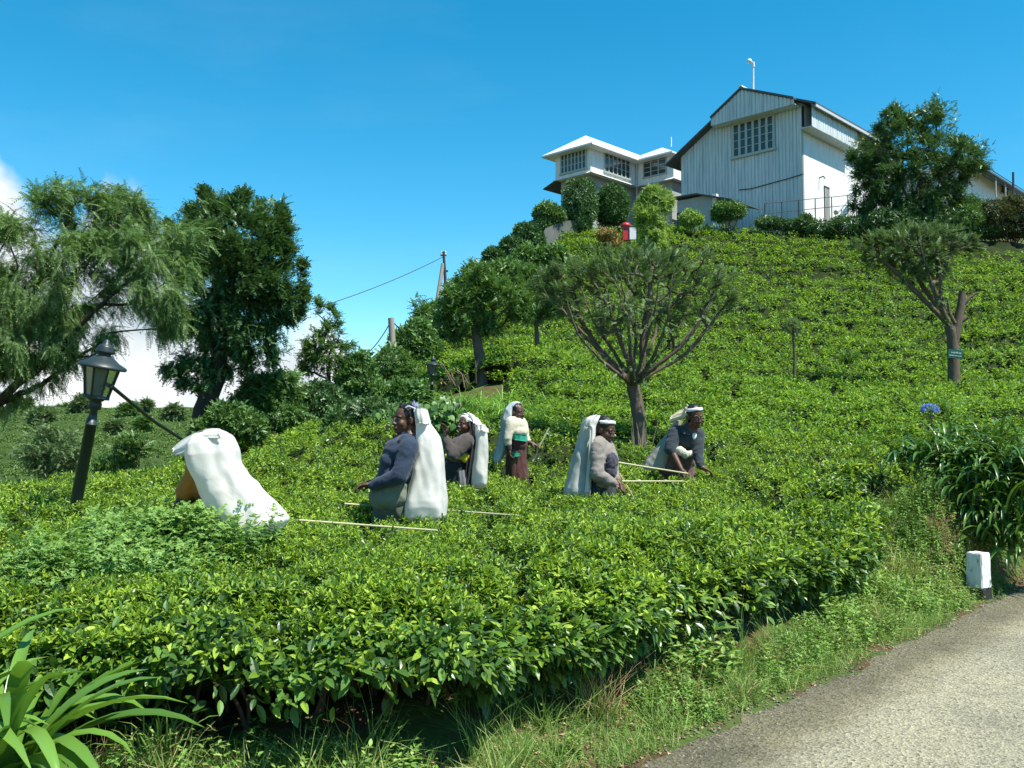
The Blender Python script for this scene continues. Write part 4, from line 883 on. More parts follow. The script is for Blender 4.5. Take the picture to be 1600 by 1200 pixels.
def shrub(name, label, cat, d, blobs, nleaf, templates, size, lm, seed=1, group=None, depth=1.0, shell=.25, tilt=.7, up=.4, stems=5, clip=False, extra=None):
    """a leafy mass on short stems"""
    g = np.random.default_rng(seed); C_ = [P(b[0], b[1], d + (b[4] if len(b) > 4 else 0)) for b in blobs]; c0 = np.mean(C_, 0); s = d / FPX
    low = min(c[2] - b[3] * s for c, b in zip(C_, blobs)); base = np.array([c0[0], c0[1], min(low, max(gz(c0[0], c0[1]), low - 1.5))])
    root = thing(name, label, cat, tuple(base), group)
    Lp = crown_pts(blobs, nleaf, d, g, depth, shell)
    if not clip: Lp = Lp + (fbm(Lp[:, 0] * 2.2 / (s * 60), Lp[:, 2] * 2.2 / (s * 60), seed)[:, None] - .5) * norm(Lp - c0) * .95 * np.mean([b[2] for b in blobs]) * s
    out = norm(Lp - c0); t = out * .7 + rnd_dirs(nleaf, g=g) * tilt + np.array([0, 0, up]); R = frames(t, out + np.array([0, 0, .5]) + rnd_dirs(nleaf, g=g) * .4); S = size * g.uniform(.65, 1.3, nleaf)
    q = g.integers(0, len(templates), nleaf); mb = MB()
    for i, tpl in enumerate(templates):
        m_ = q == i
        if m_.any(): scatter(mb, tpl, Lp[m_], R[m_], S[m_], 0)
    part('foliage', mb, lm, root); st = MB()
    for b, c in zip(blobs, C_):
        for k in range(stems):
            e = c + rnd_dirs(1, g=g)[0] * np.array([b[2], b[2], b[3]]) * s * .7; a = base + np.array([g.uniform(-.3, .3), g.uniform(-.3, .3), 0]) * b[2] * s + np.array([(c[0] - base[0]) * .5, (c[1] - base[1]) * .5, -.1]); m = (a + e) / 2 + rnd_dirs(1, g=g)[0] * .08 * b[2] * s
            tube(st, [a, m, e], np.array([.022, .016, .006]) * (b[2] * s) * 1.2 + .004, 5, cap=False)
    part('stems', st, M_twig, root); return root

# the two big trees on the left
tree('feathery_tree', 'large pale feathery acacia leaning in from the left edge, above the leaning lamp post', 'tree', 12.0,
     [(-190, 800), (-150, 720), (-70, 670), (-20, 640)], [(60, 430, 170, 90), (200, 395, 95, 85), (-30, 470, 130, 110), (130, 345, 130, 50, .6), (90, 520, 90, 45), (255, 455, 45, 75, -.4), (-10, 545, 60, 50, -.5), (210, 318, 26, 34), (85, 308, 26, 30), (-120, 380, 130, 110, .5), (300, 380, 30, 60)],
     300, 20000, FEATH, .17, L_feath, .14, M_barkd, 3, fork=.72, rtip=.0055, up=.05, spread=.24, droop=.5, tilt=.75, cl=.97, bal=.45,
     limbs=[[(40, 590, -.2), (85, 560, -.2), (130, 500, -.3), (200, 440, -.3)], [(20, 620, .2), (70, 600, .3), (105, 570, .4), (180, 520, .4)], [(0, 560, .3), (40, 480, .4), (80, 400, .5), (110, 340, .5)], [(-60, 560, 0), (-80, 470, 0), (-60, 400, .2)]])
tree('shade_tree', 'tall dark green tree with a wind-blown upright crown, behind the bent tea picker', 'tree', 20.0,
     [(296, 700), (318, 640), (338, 592), (345, 540), (352, 490)], [(370, 395, 85, 85), (365, 450, 70, 50), (345, 500, 90, 50), (425, 445, 55, 65), (315, 575, 62, 36), (340, 340, 42, 36), (418, 345, 34, 34), (300, 385, 40, 60), (385, 318, 14, 20), (325, 312, 10, 16), (445, 380, 20, 40), (395, 540, 60, 35), (455, 480, 25, 30), (440, 325, 9, 16)],
     230, 42000, PINN, .16, L_dark, .21, M_barkd, 5, fork=.55, rtip=.008, up=.05, spread=.22, tilt=.6, cl=.82)
tree('young_tree', 'slender loose-leaved young tree on the left ridge with cloud behind it', 'tree', 24.0,
     [(516, 640), (514, 600), (512, 560)], [(508, 545, 36, 40), (520, 500, 16, 26), (545, 560, 22, 26), (480, 560, 16, 30), (498, 480, 6, 14)], 70, 2600, PINN, .16, L_mid, .07, M_barkd, 6, fork=.4, rtip=.008, spread=.22)
# pruned shade trees standing in the tea
PR = 'pruned shade trees standing in the tea'
tree('pruned_tree', 'large pruned shade tree with a wide fan of bare limbs, behind the two women', 'tree', 14.4,
     [(1001, 712), (999, 660), (994, 625), (988, 603)], [(880, 450, 42, 36), (925, 425, 60, 34), (1000, 415, 70, 30), (1075, 425, 60, 34), (1120, 455, 40, 34), (1000, 450, 90, 30), (890, 480, 30, 30), (1140, 465, 14, 16), (860, 440, 20, 24), (960, 490, 70, 34, -.3), (1060, 490, 50, 30, .2)],
     380, 4300, NEED, .14, L_grey, .10, M_bark, 9, PR, rtip=.0066, wob=.035, up=.06, spread=.12, tilt=.55, cl=.95, depth=.9, expo=.42, bal=.10,
     limbs=[[(965, 580, -.1), (925, 535, -.2), (890, 500, -.3), (865, 465, -.3)], [(972, 570, .2), (945, 530, .3), (920, 490, .5), (905, 440, .6)], [(984, 570, -.2), (970, 530, -.4), (955, 490, -.6), (945, 440, -.7)],
            [(990, 565, .3), (995, 520, .6), (985, 470, .7), (980, 420, .8)], [(1003, 575, .0), (1005, 520, .0), (1018, 460, -.1), (1015, 410, -.1)], [(1008, 580, -.3), (1030, 540, -.6), (1045, 490, -.8), (1050, 430, -.8)],
            [(1005, 580, .4), (1040, 545, .6), (1070, 500, .8), (1085, 440, .8)], [(1015, 585, 0), (1065, 560, .1), (1105, 515, .1), (1135, 475, .1), (1150, 455, .1)], [(1010, 583, -.3), (1050, 555, -.4), (1085, 520, -.5), (1110, 470, -.5)], [(968, 585, -.4), (930, 555, -.5), (900, 520, -.5), (885, 470, -.6)],
            [(978, 575, .5), (955, 545, .8), (935, 510, 1.0), (925, 450, 1.1)], [(986, 570, -.5), (985, 530, -.8), (978, 480, -1.0), (970, 430, -1.1)], [(1000, 570, -.3), (1012, 530, -.7), (1025, 480, -.9), (1030, 430, -1.0)], [(1002, 570, .5), (1022, 530, .9), (1035, 480, 1.1), (1040, 430, 1.2)], [(1012, 580, .3), (1055, 548, .5), (1090, 505, .7), (1115, 455, .8)], [(970, 580, .1), (940, 548, 0), (912, 512, 0), (890, 450, 0)]])
rt = tree('pruned_tree', 'shade tree leaning left beside a sawn-off stub, with a green sign', 'tree', 24.0,
     [(1490, 604), (1490, 560), (1488, 525), (1483, 508)], [(1390, 392, 42, 28), (1440, 380, 60, 28), (1490, 378, 28, 20), (1345, 380, 20, 10), (1425, 415, 40, 26), (1380, 372, 30, 14), (1515, 385, 14, 14), (1455, 420, 22, 26)],
     200, 4800, NEED, .19, L_grey, .135, M_bark, 12, PR, rtip=.0105, wob=.03, up=.08, spread=.15, tilt=.6, cl=.93, expo=.44, bal=.12,
     limbs=[[(1462, 487, 0), (1430, 455, 0), (1400, 425, -.1), (1370, 400, -.2), (1345, 388, -.2)], [(1465, 480, .3), (1440, 445, .4), (1420, 410, .5), (1400, 380, .6)], [(1470, 480, -.3), (1455, 440, -.4), (1445, 410, -.5), (1435, 375, -.5)], [(1472, 475, .2), (1468, 445, .3), (1480, 415, .4), (1490, 380, .5)], [(1470, 485, -.2), (1468, 455, -.5), (1470, 420, -.6), (1462, 385, -.6)]])
mb = MB(); q = [P(u, v, 24.0 + e) for u, v, e in ((1490, 535, 0), (1496, 505, 0), (1501, 480, 0), (1504, 455, 0))]; tube(mb, q, [.13, .115, .10, .085], 9); tube(mb, [q[2], P(1515, 465, 24), P(1527, 457, 24)], [.06, .045, .03], 6); tube(mb, [q[1], P(1510, 495, 24)], [.09, .07], 6)
tube(mb, [P(1492, 505, 23.9), P(1484, 490, 23.9), P(1481, 470, 23.9)], [.05, .04, .03], 6); part('sawn_stub', mb, M_bark, rt)
tree('pruned_tree', 'small thin-stemmed sapling with a sparse tuft, alone on the open tea slope', 'tree', 24.0, [(1239, 596), (1242, 560), (1240, 538)], [(1238, 512, 13, 14)], 24, 260, NEED, .13, L_grey, .045, M_bark, 14, PR, fork=.95, rtip=.006, up=0)
tree('pruned_tree', 'bushy dark-crowned shade tree with a stout trunk, beside the slim black lamp post', 'tree', 24.0,
     [(752, 600), (750, 560), (745, 530), (742, 505)], [(735, 470, 42, 36), (780, 468, 46, 38), (700, 488, 24, 26), (745, 430, 24, 20), (810, 480, 24, 30), (720, 515, 30, 16), (765, 510, 30, 18)], 110, 6200, PINN, .15, L_mid, .16, M_bark, 15, PR, fork=.8, rtip=.009, spread=.26)
tree('pruned_tree', 'light-crowned shade tree with a thin pale trunk, left of the wide pruned tree', 'tree', 27.0,
     [(840, 560), (839, 530), (838, 505)], [(842, 452, 46, 38), (815, 440, 24, 28), (870, 470, 24, 28), (838, 488, 34, 18)], 90, 3600, NEED, .18, L_mid, .085, M_bark, 16, PR, fork=.9, rtip=.008, spread=.22)
# small green sign on the right pruned tree
s0 = P(1493, 553, 23.72); sg = thing('tree_sign', 'small dark green sign with pale lettering nailed to the right pruned tree', 'sign', tuple(s0))
m_sg = plain('green sign paint', (.012, .10, .075), .5, .4); m_sgw = plain('pale sign lettering', (.6, .72, .68), .6)
mb = MB(); sx_, sy_ = np.array([.985, -.1, -.12]), np.array([.12, 0, .99]); W_, H_ = .36, .23
obox(mb, s0 - sx_ * W_ / 2 - sy_ * H_ / 2, sx_ * W_, np.array([.1, .98, 0]) * .025, sy_ * H_); part('board', mb, m_sg, sg)
gl = np.random.default_rng(4); fw = np.array([-.1, -.98, 0]) * .004
for row, (y0, hh_, x0, x1) in enumerate(((.035, .06, -.10, .13), (-.045, .035, -.15, .15))):
    x = x0; mb = MB()
    while x < x1:
        w_ = gl.uniform(.018, .032); a = s0 + sx_ * x + sy_ * (y0 - hh_ / 2) + fw; tube(mb, [a, a + sy_ * hh_ * gl.uniform(.6, 1)], .006, 4)
        tube(mb, [a + sy_ * hh_ * gl.uniform(.1, .6), a + sx_ * w_ * .8 + sy_ * hh_ * gl.uniform(.1, .6)], .005, 4); x += w_ + .008
    part('lettering', mb, m_sgw, sg)

# hilltop tree and shrubs
tree('hilltop_tree', 'big dense rounded tree standing right of the factory on the hilltop', 'tree', 54.0, [(1428, 372), (1430, 340), (1436, 310), (1440, 280)],
     [(1440, 255, 92, 52), (1400, 205, 36, 36), (1462, 190, 34, 34), (1500, 252, 46, 42), (1358, 240, 30, 36), (1420, 315, 88, 34), (1345, 262, 22, 26), (1530, 238, 22, 18), (1398, 172, 10, 12), (1462, 158, 12, 12), (1480, 318, 50, 32), (1375, 290, 40, 36)], 170, 24000, PINN, .30, L_dark, .3, M_barkd, 21, fork=.5, rtip=.014, spread=.22, tilt=.8, cl=.75)
tree('pale_tree', 'pale yellow-green columnar tree in front of the bungalow path', 'tree', 43.0, [(1018, 440), (1019, 400), (1020, 370)],
     [(1022, 330, 27, 34), (1018, 372, 22, 34), (1015, 405, 20, 24), (1040, 318, 14, 20), (1002, 345, 11, 24), (1028, 398, 18, 22), (1024, 302, 12, 14)], 80, 4200, SPR, .26, L_light, .1, M_bark, 22, fork=.1, rtip=.012, spread=.24, droop=.2)
SB = 'shrubs along the hilltop'
def topshrub(label, d, blobs, n, tp, sz, lm, seed, clip=False, name='shrub', **k): return shrub(name, label, 'shrub', d, blobs, n, tp, sz, lm, seed, SB, clip=clip, **k)
topshrub('dark loose round shrub in front of the left corner of the bungalow', 52, [(906, 318, 30, 34), (900, 345, 24, 26), (915, 296, 16, 16)], 3000, LSH, .20, L_dark, 31)
topshrub('dense clipped dome shrub in front of the bungalow wall, right of the loose round shrub', 53, [(957, 317, 26, 30), (955, 330, 27, 24)], 3600, LSH, .17, L_clip, 32, True, shell=.5)
topshrub('flat-topped shrub above the curved grey wall', 51, [(852, 334, 22, 14), (850, 352, 20, 16), (866, 340, 14, 14)], 2200, LSH, .18, L_mid, 33)
topshrub('rounded dark bush on the ridge just below the curved wall', 48, [(822, 368, 22, 20), (832, 380, 20, 22)], 1900, LSH, .18, L_clip, 34, True, shell=.45)
topshrub('rounded bush on the ridge, second below the curved wall', 45, [(800, 388, 20, 18), (808, 400, 22, 18)], 1700, LSH, .17, L_clip, 35, True, shell=.45)
topshrub('small rounded bush lowest of the clipped bushes on the ridge', 43, [(771, 402, 17, 15), (776, 414, 20, 16)], 1500, LSH, .16, L_clip, 36, True, shell=.45)
topshrub('light variegated shrub at the foot of the annex', 53, [(1082, 343, 22, 12)], 900, LSH, .19, L_light, 37)
topshrub('broad round shrub in front of the annex roof end', 54, [(1140, 331, 28, 17), (1128, 340, 20, 12)], 2000, LSH, .19, L_mid, 38)
topshrub('low dark shrub under the corner of the factory', 54, [(1208, 348, 26, 11), (1230, 352, 22, 9)], 1500, LSH, .19, L_dark, 39)
topshrub('small dark shrub by the wire fence below the white factory side wall', 54, [(1255, 352, 20, 11)], 900, LSH, .19, L_dark, 40)
topshrub('long dark shaded hedge under the big hilltop tree', 53.5, [(1290, 356, 30, 13), (1330, 352, 34, 16), (1380, 348, 36, 20), (1420, 350, 40, 22), (1465, 350, 40, 24), (1400, 366, 60, 14), (1480, 368, 50, 12), (1530, 362, 34, 14)], 9000, LSH, .21, L_dark, 41)
topshrub('green shrub right of the big hilltop tree, below the shed', 53.5, [(1502, 340, 30, 26), (1520, 322, 18, 16)], 2200, LSH, .2, L_mid, 42)
topshrub('brownish russet shrub at the right edge in front of the shed', 53.5, [(1560, 338, 34, 22), (1592, 330, 24, 26), (1580, 318, 16, 12), (1555, 358, 36, 16), (1595, 358, 28, 18)], 4200, LSH, .2, L_russet, 43)
L_flow = leafmat('orange flowers', [(0, (.03, .07, .02)), (.45, (.06, .11, .03)), (.6, (.35, .10, .05)), (.8, (.38, .22, .06)), (1, (.42, .38, .16))], .6, .2, .3, (1, 1, 1))
topshrub('shrub with orange and yellow flowers beside the garden steps', 48, [(950, 368, 16, 11), (958, 380, 12, 9)], 620, LSH, .16, L_flow, 44, name='flowering_shrub')

# the overgrown left ridge
RG = 'bushes on the left ridge'
rb_ = [('bushy shrub low on the ridge, right behind the dark shade tree', 21, [(420, 610, 44, 30), (395, 640, 40, 30), (440, 650, 44, 28)], 4200, L_mid),
       ('wide dark bush below the slender young tree', 22, [(495, 632, 48, 34), (530, 655, 40, 28), (470, 660, 40, 26)], 4400, L_dark),
       ('leafy bush between the young tree and the thick wooden post', 24, [(560, 595, 34, 34), (545, 625, 34, 28), (585, 620, 30, 28)], 3200, L_mid),
       ('bush around the foot of the thick wooden post', 26, [(615, 585, 34, 30), (600, 610, 34, 26), (635, 605, 30, 24)], 2800, L_mid),
       ('tall bush on the ridge between the wooden post and the propped pole', 29.5, [(648, 535, 32, 32), (640, 565, 34, 26), (668, 550, 26, 26)], 3000, L_mid),
       ('bush under the propped pole', 33, [(682, 500, 28, 26), (672, 520, 28, 24), (705, 515, 24, 24)], 2600, L_mid),
       ('thin wispy bush on the ridge right of the propped pole', 36, [(722, 462, 24, 26), (738, 440, 16, 22), (715, 485, 24, 20)], 1500, L_mid),
       ('bush high on the ridge below the clipped bushes', 39, [(765, 440, 26, 22), (790, 430, 24, 20), (770, 462, 26, 18)], 2200, L_mid),
       ('low spreading bush on the ridge, left of the pale wispy tops', 40, [(830, 408, 30, 18), (860, 402, 26, 16), (815, 425, 26, 16)], 2200, L_mid),
       ('dark bush in front of the young tree, behind the strap-leaved clump', 17.5, [(545, 665, 40, 22), (590, 655, 34, 24)], 2600, L_dark),
       ('big loose bush behind the head of the woman in the blue sweater', 18.5, [(640, 620, 34, 24), (610, 640, 30, 20)], 2200, L_mid),
       ('bush at the left end of the ridge beside the trunk of the dark shade tree', 19, [(355, 650, 34, 24), (380, 668, 34, 20), (330, 672, 30, 18)], 2600, L_mid)]
for i, (lab, d, bl, n, lm) in enumerate(rb_): shrub('bush', lab, 'bush', d, bl, n, LSH if i % 3 else PINN, .0072 * d if i % 3 else .0105 * d, lm, 50 + i, RG, shell=.1, tilt=.8)
for i, (u0, v0, u1, v1, d) in enumerate([(664, 520, 655, 462, 30), (735, 440, 738, 405, 36)]):
    tree('sapling', ['spindly sapling poking up above the ridge left of the propped pole', 'small sapling poking up on the ridge right of the propped pole'][i], 'sapling', d, [(u0, v0), ((u0 + u1) / 2, (v0 + v1) / 2 + 6)], [(u1, v1 + 14, 9, 16), (u1 + 6, v1 + 30, 12, 10)], 16, 130, PINN, .24, L_mid, .03, M_barkd, 80 + i, RG, fork=.5, rtip=.008)
# dry branches under the stout shade tree
mb = MB(); g = np.random.default_rng(3)
for (u0, v0, u1, v1) in [(712, 598, 690, 566), (716, 600, 702, 572), (726, 600, 712, 574), (704, 602, 688, 590), (744, 592, 748, 560), (735, 600, 724, 585), (706, 596, 696, 584)]:
    a, c = P(u0, v0, 22.6), P(u1, v1, 22.3); m = (a + c) / 2 + rnd_dirs(1, g=g)[0] * .06; tube(mb, [a - UP * .1, m, c], [.022, .016, .006], 5, cap=False); tube(mb, [m, m + (c - a) * .35 + rnd_dirs(1, g=g)[0] * .15], [.01, .004], 4, cap=False)
whole('dry_branches', mb, M_deadtwig, 'bundle of dry pale branches leaning by the stout shade tree', 'branches', P(716, 602, 22.5))

# trees on the far hill
FT = 'trees on the far hill'
ft = [((128, 632), 14, 15, 108, 'broad round tree on the far hill, just left of the lamp post'), ((100, 642), 11, 9, 115, 'low grey tree on the far hill crest, left of the broad round one'), ((228, 636), 6, 9, 112, 'slim upright tree on the crest of the far hill'),
      ((200, 642), 12, 11, 106, 'small round tree on the far hill, right of the lamp post'), ((272, 645), 13, 11, 104, 'round tree on the far hill, right of the slim upright tree'), ((225, 665), 10, 12, 96, 'small dark tree below the crest, between the lamp post and the dark shade tree'),
      ((178, 667), 6, 6, 94, 'tiny dark bush on the far slope beside the lamp post'), ((32, 636), 14, 14, 112, 'grey tree on the far hill crest near the left edge'), ((64, 650), 16, 14, 100, 'spreading tree on the far slope below the crest at the left')]
for i, ((u, v), ru, rv, d, lab) in enumerate(ft):
    c = P(u, v, d); zg = float(far_z(np.array([c[0]]), np.array([c[1]]))[0]); vb = v + rv + 6
    tree('far_tree', lab, 'tree', d, [(u, vb), (u + 1, v + rv * .8), (u, v + rv * .3)], [(u, v, ru, rv), (u - ru * .5, v + rv * .2, ru * .7, rv * .7), (u + ru * .5, v - rv * .2, ru * .7, rv * .8)], 30, 950, PINN, .62, L_mid if i % 2 else L_grey, .22, M_barkd, 90 + i, FT, fork=.3, rtip=.03)
tree('scrub_tree', 'loose grey-green scrubby tree low on the far slope, left of the lamp post', 'tree', 46, [(72, 742), (74, 715), (76, 700)], [(75, 690, 40, 26), (105, 700, 30, 26), (50, 708, 26, 22), (85, 725, 44, 22)], 70, 2200, PINN, .30, L_grey, .1, M_barkd, 101, fork=.3, rtip=.012)
shrub('bush', 'small leafy bush at the valley edge between the lamp post and the dark shade tree', 'bush', 24, [(205, 700, 22, 18), (180, 728, 26, 14)], 1100, PINN, .22, L_mid, 103, shell=.1)
# ------------------------------------------------------------------ people
def skinmat():
    m, t, b = mat('brown skin', .5, .35); n = noise(t, 30, 4); t.links.new(ramp(t, [(.075, .036, .022), (.125, .062, .038)], n), b.inputs['Base Color'])
    b.inputs['Subsurface Weight'].default_value = .08; b.inputs['Subsurface Radius'].default_value = (.01, .004, .002); return m
M_skin = skinmat(); M_lip = plain('lip', (.10, .035, .03), .45); M_hair = noisy('black hair', [(.006, .005, .005), (.022, .018, .016)], 60, .45, .4, .6, .004, vec=(1, 1, .25))
M_eye = plain('eye white', (.22, .19, .16), .3, .5, .02); M_iris = plain('iris', (.012, .008, .006), .2, .5, .02)
def cloth(name, c, var=.18, rough=.9, sheen=.15):
    m = plain(name, c, rough, .15, var, 9, .0); t = m.node_tree; b = t.nodes['Principled BSDF']; bump(t, b, noise(t, 26, 7, .72), .5, .012); b.inputs['Sheen Weight'].default_value = sheen; return m
M_navy, M_taupe, M_cream, M_stone, M_slate = cloth('navy wool', (.030, .045, .075)), cloth('brown grey wool', (.075, .062, .055)), cloth('cream knit', (.52, .48, .36)), cloth('grey beige knit', (.24, .21, .185)), cloth('slate grey cloth', (.035, .045, .052))
M_olive, M_maroon, M_orange, M_teal = cloth('grey green cloth', (.15, .17, .13)), cloth('maroon brown cloth', (.085, .035, .03)), cloth('ochre orange cloth', (.45, .17, .03)), cloth('teal green band', (.02, .26, .17))
M_yel, M_dkskirt, M_grskirt, M_pinkbr, M_white, M_blk = cloth('yellow band', (.6, .47, .03)), cloth('dark skirt', (.03, .03, .033)), cloth('grey skirt', (.18, .18, .18)), cloth('pinkish brown cloth', (.15, .095, .075)), cloth('white cotton', (.78, .78, .76), .05), cloth('black cloth', (.015, .015, .018))
def sackmat(name, c0, c1):
    m, t, b = mat(name, .75, .25); n = noise(t, 3.5, 6, .65); w = N(t, 'ShaderNodeTexWave'); w.inputs['Scale'].default_value = 90; tc_ = N(t, 'ShaderNodeTexCoord'); t.links.new(tc_.outputs['Object'], w.inputs[0])
    t.links.new(ramp(t, [(.3, c0), (.55, c1)], n), b.inputs['Base Color']); bump(t, b, n, .35, .02)
    tr = N(t, 'ShaderNodeBsdfTranslucent'); tr.inputs[0].default_value = (*c1, 1); ms = N(t, 'ShaderNodeMixShader'); ms.inputs[0].default_value = .32
    t.links.new(b.outputs[0], ms.inputs[1]); t.links.new(tr.outputs[0], ms.inputs[2]); t.links.new(ms.outputs[0], t.nodes['Material Output'].inputs[0]); return m
M_sack, M_sackshade = sackmat('white woven sack', (.66, .63, .55), (.80, .785, .73)), sackmat('shaded white sack', (.42, .42, .37), (.60, .60, .55))  # the greyer one has shade mixed into its white cloth colour
M_scarf = cloth('pale blue grey scarf', (.50, .53, .56), .15)

def capsule_mesh(p0, p1, r0, r1, n=14):
    p0, p1 = np.array(p0, float), np.array(p1, float); L = np.linalg.norm(p1 - p0); ax = (p1 - p0) / max(L, 1e-6)
    th = np.linspace(-math.pi / 2, 0, 5); pr = [(r0 * math.cos(a) + 1e-4, r0 * math.sin(a)) for a in th] + [(r1 * math.cos(a) + 1e-4, L + r1 * math.sin(a)) for a in -th[::-1]]
    x = norm(np.cross(ax, [0.3, .9, .2] if abs(ax[2]) > .8 else [0, 0, 1.0])); y = np.cross(ax, x); a = np.arange(n) * 2 * math.pi / n
    V = np.concatenate([p0 + ax * z + r * (np.cos(a)[:, None] * x + np.sin(a)[:, None] * y) for r, z in pr]); k = np.arange(n)
    F = [np.stack([i * n + k, i * n + (k + 1) % n, (i + 1) * n + (k + 1) % n, (i + 1) * n + k], -1) for i in range(len(pr) - 1)]
    return V, np.concatenate(F), n, len(pr)
def blob(shapes, voxel, smooth=6, name='blob'):
    """one continuous surface through overlapping lumps and tapered limbs"""
    mb = MB()
    for s in shapes:
        if s[0] == 'e':
            _, c, R, r = s; V, F = ICO3; mb.add((V * np.array(r)) @ np.asarray(R).T + np.array(c), F)
        else:
            V, F, n, m = capsule_mesh(*s[1:]); mb.add(V, F); mb.addl(np.concatenate([V[:n], V[-n:]]), [tuple(range(n))[::-1], tuple(range(n, 2 * n))])
    me = mb.mesh(name, []); bm = _bm.new(); bm.from_mesh(me); _bm.ops.remove_doubles(bm, verts=bm.verts, dist=1e-5); bm.to_mesh(me); bm.free()
    o = bpy.data.objects.new('tmp', me); C.collection.objects.link(o)
    r = o.modifiers.new('r', 'REMESH'); r.mode = 'VOXEL'; r.voxel_size = voxel; r.use_smooth_shade = True
    if smooth: q = o.modifiers.new('s', 'SMOOTH'); q.factor = .5; q.iterations = smooth
    dg = bpy.context.evaluated_depsgraph_get(); out = bpy.data.meshes.new_from_object(o.evaluated_get(dg), depsgraph=dg)
    bpy.data.objects.remove(o); bpy.data.meshes.remove(me); n = len(out.vertices); V = np.empty(n * 3, np.float32); out.vertices.foreach_get('co', V); V = V.reshape(-1, 3).astype(float)
    Nn = np.empty(n * 3, np.float32); out.vertex_normals.foreach_get('vector', Nn); F = np.empty(len(out.polygons) * 4, np.int32)
    tot = np.empty(len(out.polygons), np.int32); out.polygons.foreach_get('loop_total', tot)
    if (tot == 4).all(): out.loops.foreach_get('vertex_index', F); F = F.reshape(-1, 4)
    else: F = [tuple(p.vertices) for p in out.polygons]
    bpy.data.meshes.remove(out); return V, Nn.reshape(-1, 3).astype(float), F
def wrinkle(V, Nn, amp, sx, sz, seed):
    a = fbm(V[:, 0] * sx + V[:, 1] * sx * .6 + V[:, 2] * sz * .3, V[:, 2] * sz - V[:, 0] * sx * .4, seed, 4); b = 1 - np.abs(2 * a - 1); return V + Nn * ((b ** 2 - .5) * amp * .75)[:, None]
def put(name, geo, m, root, wr=None, label=None):
    V, Nn, F = geo
    if wr: V = wrinkle(V, Nn, *wr)
    mb = MB(); mb.add(V, F, 0, True) if isinstance(F, np.ndarray) else mb.addl(V, F, 0, True); return part(name, mb, m, root, label)
def basis(F, U=(0, 0, 1)):
    F = norm(np.array(F, float)); X = norm(np.cross(F, np.array(U, float))); Z = np.cross(X, F); return np.stack([X, F, Z], -1)
def head_shapes(c, R, s):
    e = lambda o, r: ('e', c + R @ (np.array(o) * s), R, np.array(r) * s)
    S = [e((0, -.012, .030), (.074, .094, .086)), e((0, .028, -.035), (.060, .062, .076)), e((0, .058, -.094), (.026, .024, .020)), e((0, .03, -.075), (.048, .045, .03)),
         e((0, .092, -.012), (.010, .016, .026)), e((0, .103, -.033), (.013, .014, .012)), e((.012, .095, -.036), (.010, .012, .009)), e((-.012, .095, -.036), (.010, .012, .009)),
         e((0, .088, -.064), (.025, .011, .006)), e((0, .086, -.076), (.021, .011, .007))]
    for k in (-1, 1): S += [e((k * .030, .076, .020), (.026, .013, .008)), e((k * .040, .058, -.032), (.022, .024, .024)), e((k * .077, -.004, -.006), (.010, .020, .030))]
    return S
def hand_shapes(w, d, n, s=1.0, curl=.5, thumb=1):
    """palm and five bent fingers from wrist w along d; n is the palm's facing"""
    d = norm(np.array(d, float)); n = norm(np.array(n, float) - d * np.dot(n, d)); x = np.cross(d, n); w = np.array(w, float); R = np.stack([x, d, n], -1); S = [('e', w + d * .045 * s, R, np.array((.038, .05, .016)) * s), ('c', w - d * .02 * s, w + d * .03 * s, .024 * s, .026 * s)]
    for k, (o, L) in enumerate(((-.029, .062), (-.010, .076), (.010, .072), (.028, .056))):
        a = w + d * .082 * s + x * o * s; sp = x * o * 2.2; p = a; ang = .25 + .1 * k
        for seg, l in enumerate((.45, .32, .23)):
            dd = norm(d * math.cos(ang) + n * math.sin(ang) + sp * .6); q = p + dd * L * l * s; S.append(('c', p, q, (.0092 - .001 * seg) * s, (.0085 - .001 * seg) * s)); p = q; ang += curl
    a = w + d * .025 * s + x * -.034 * thumb * s; q = a + norm(d * .6 - x * .75 * thumb + n * .3) * .036 * s; S += [('c', a, q, .012 * s, .0105 * s), ('c', q, q + norm(d * .9 - x * .2 * thumb + n * .5) * .03 * s, .010 * s, .008 * s)]
    return S
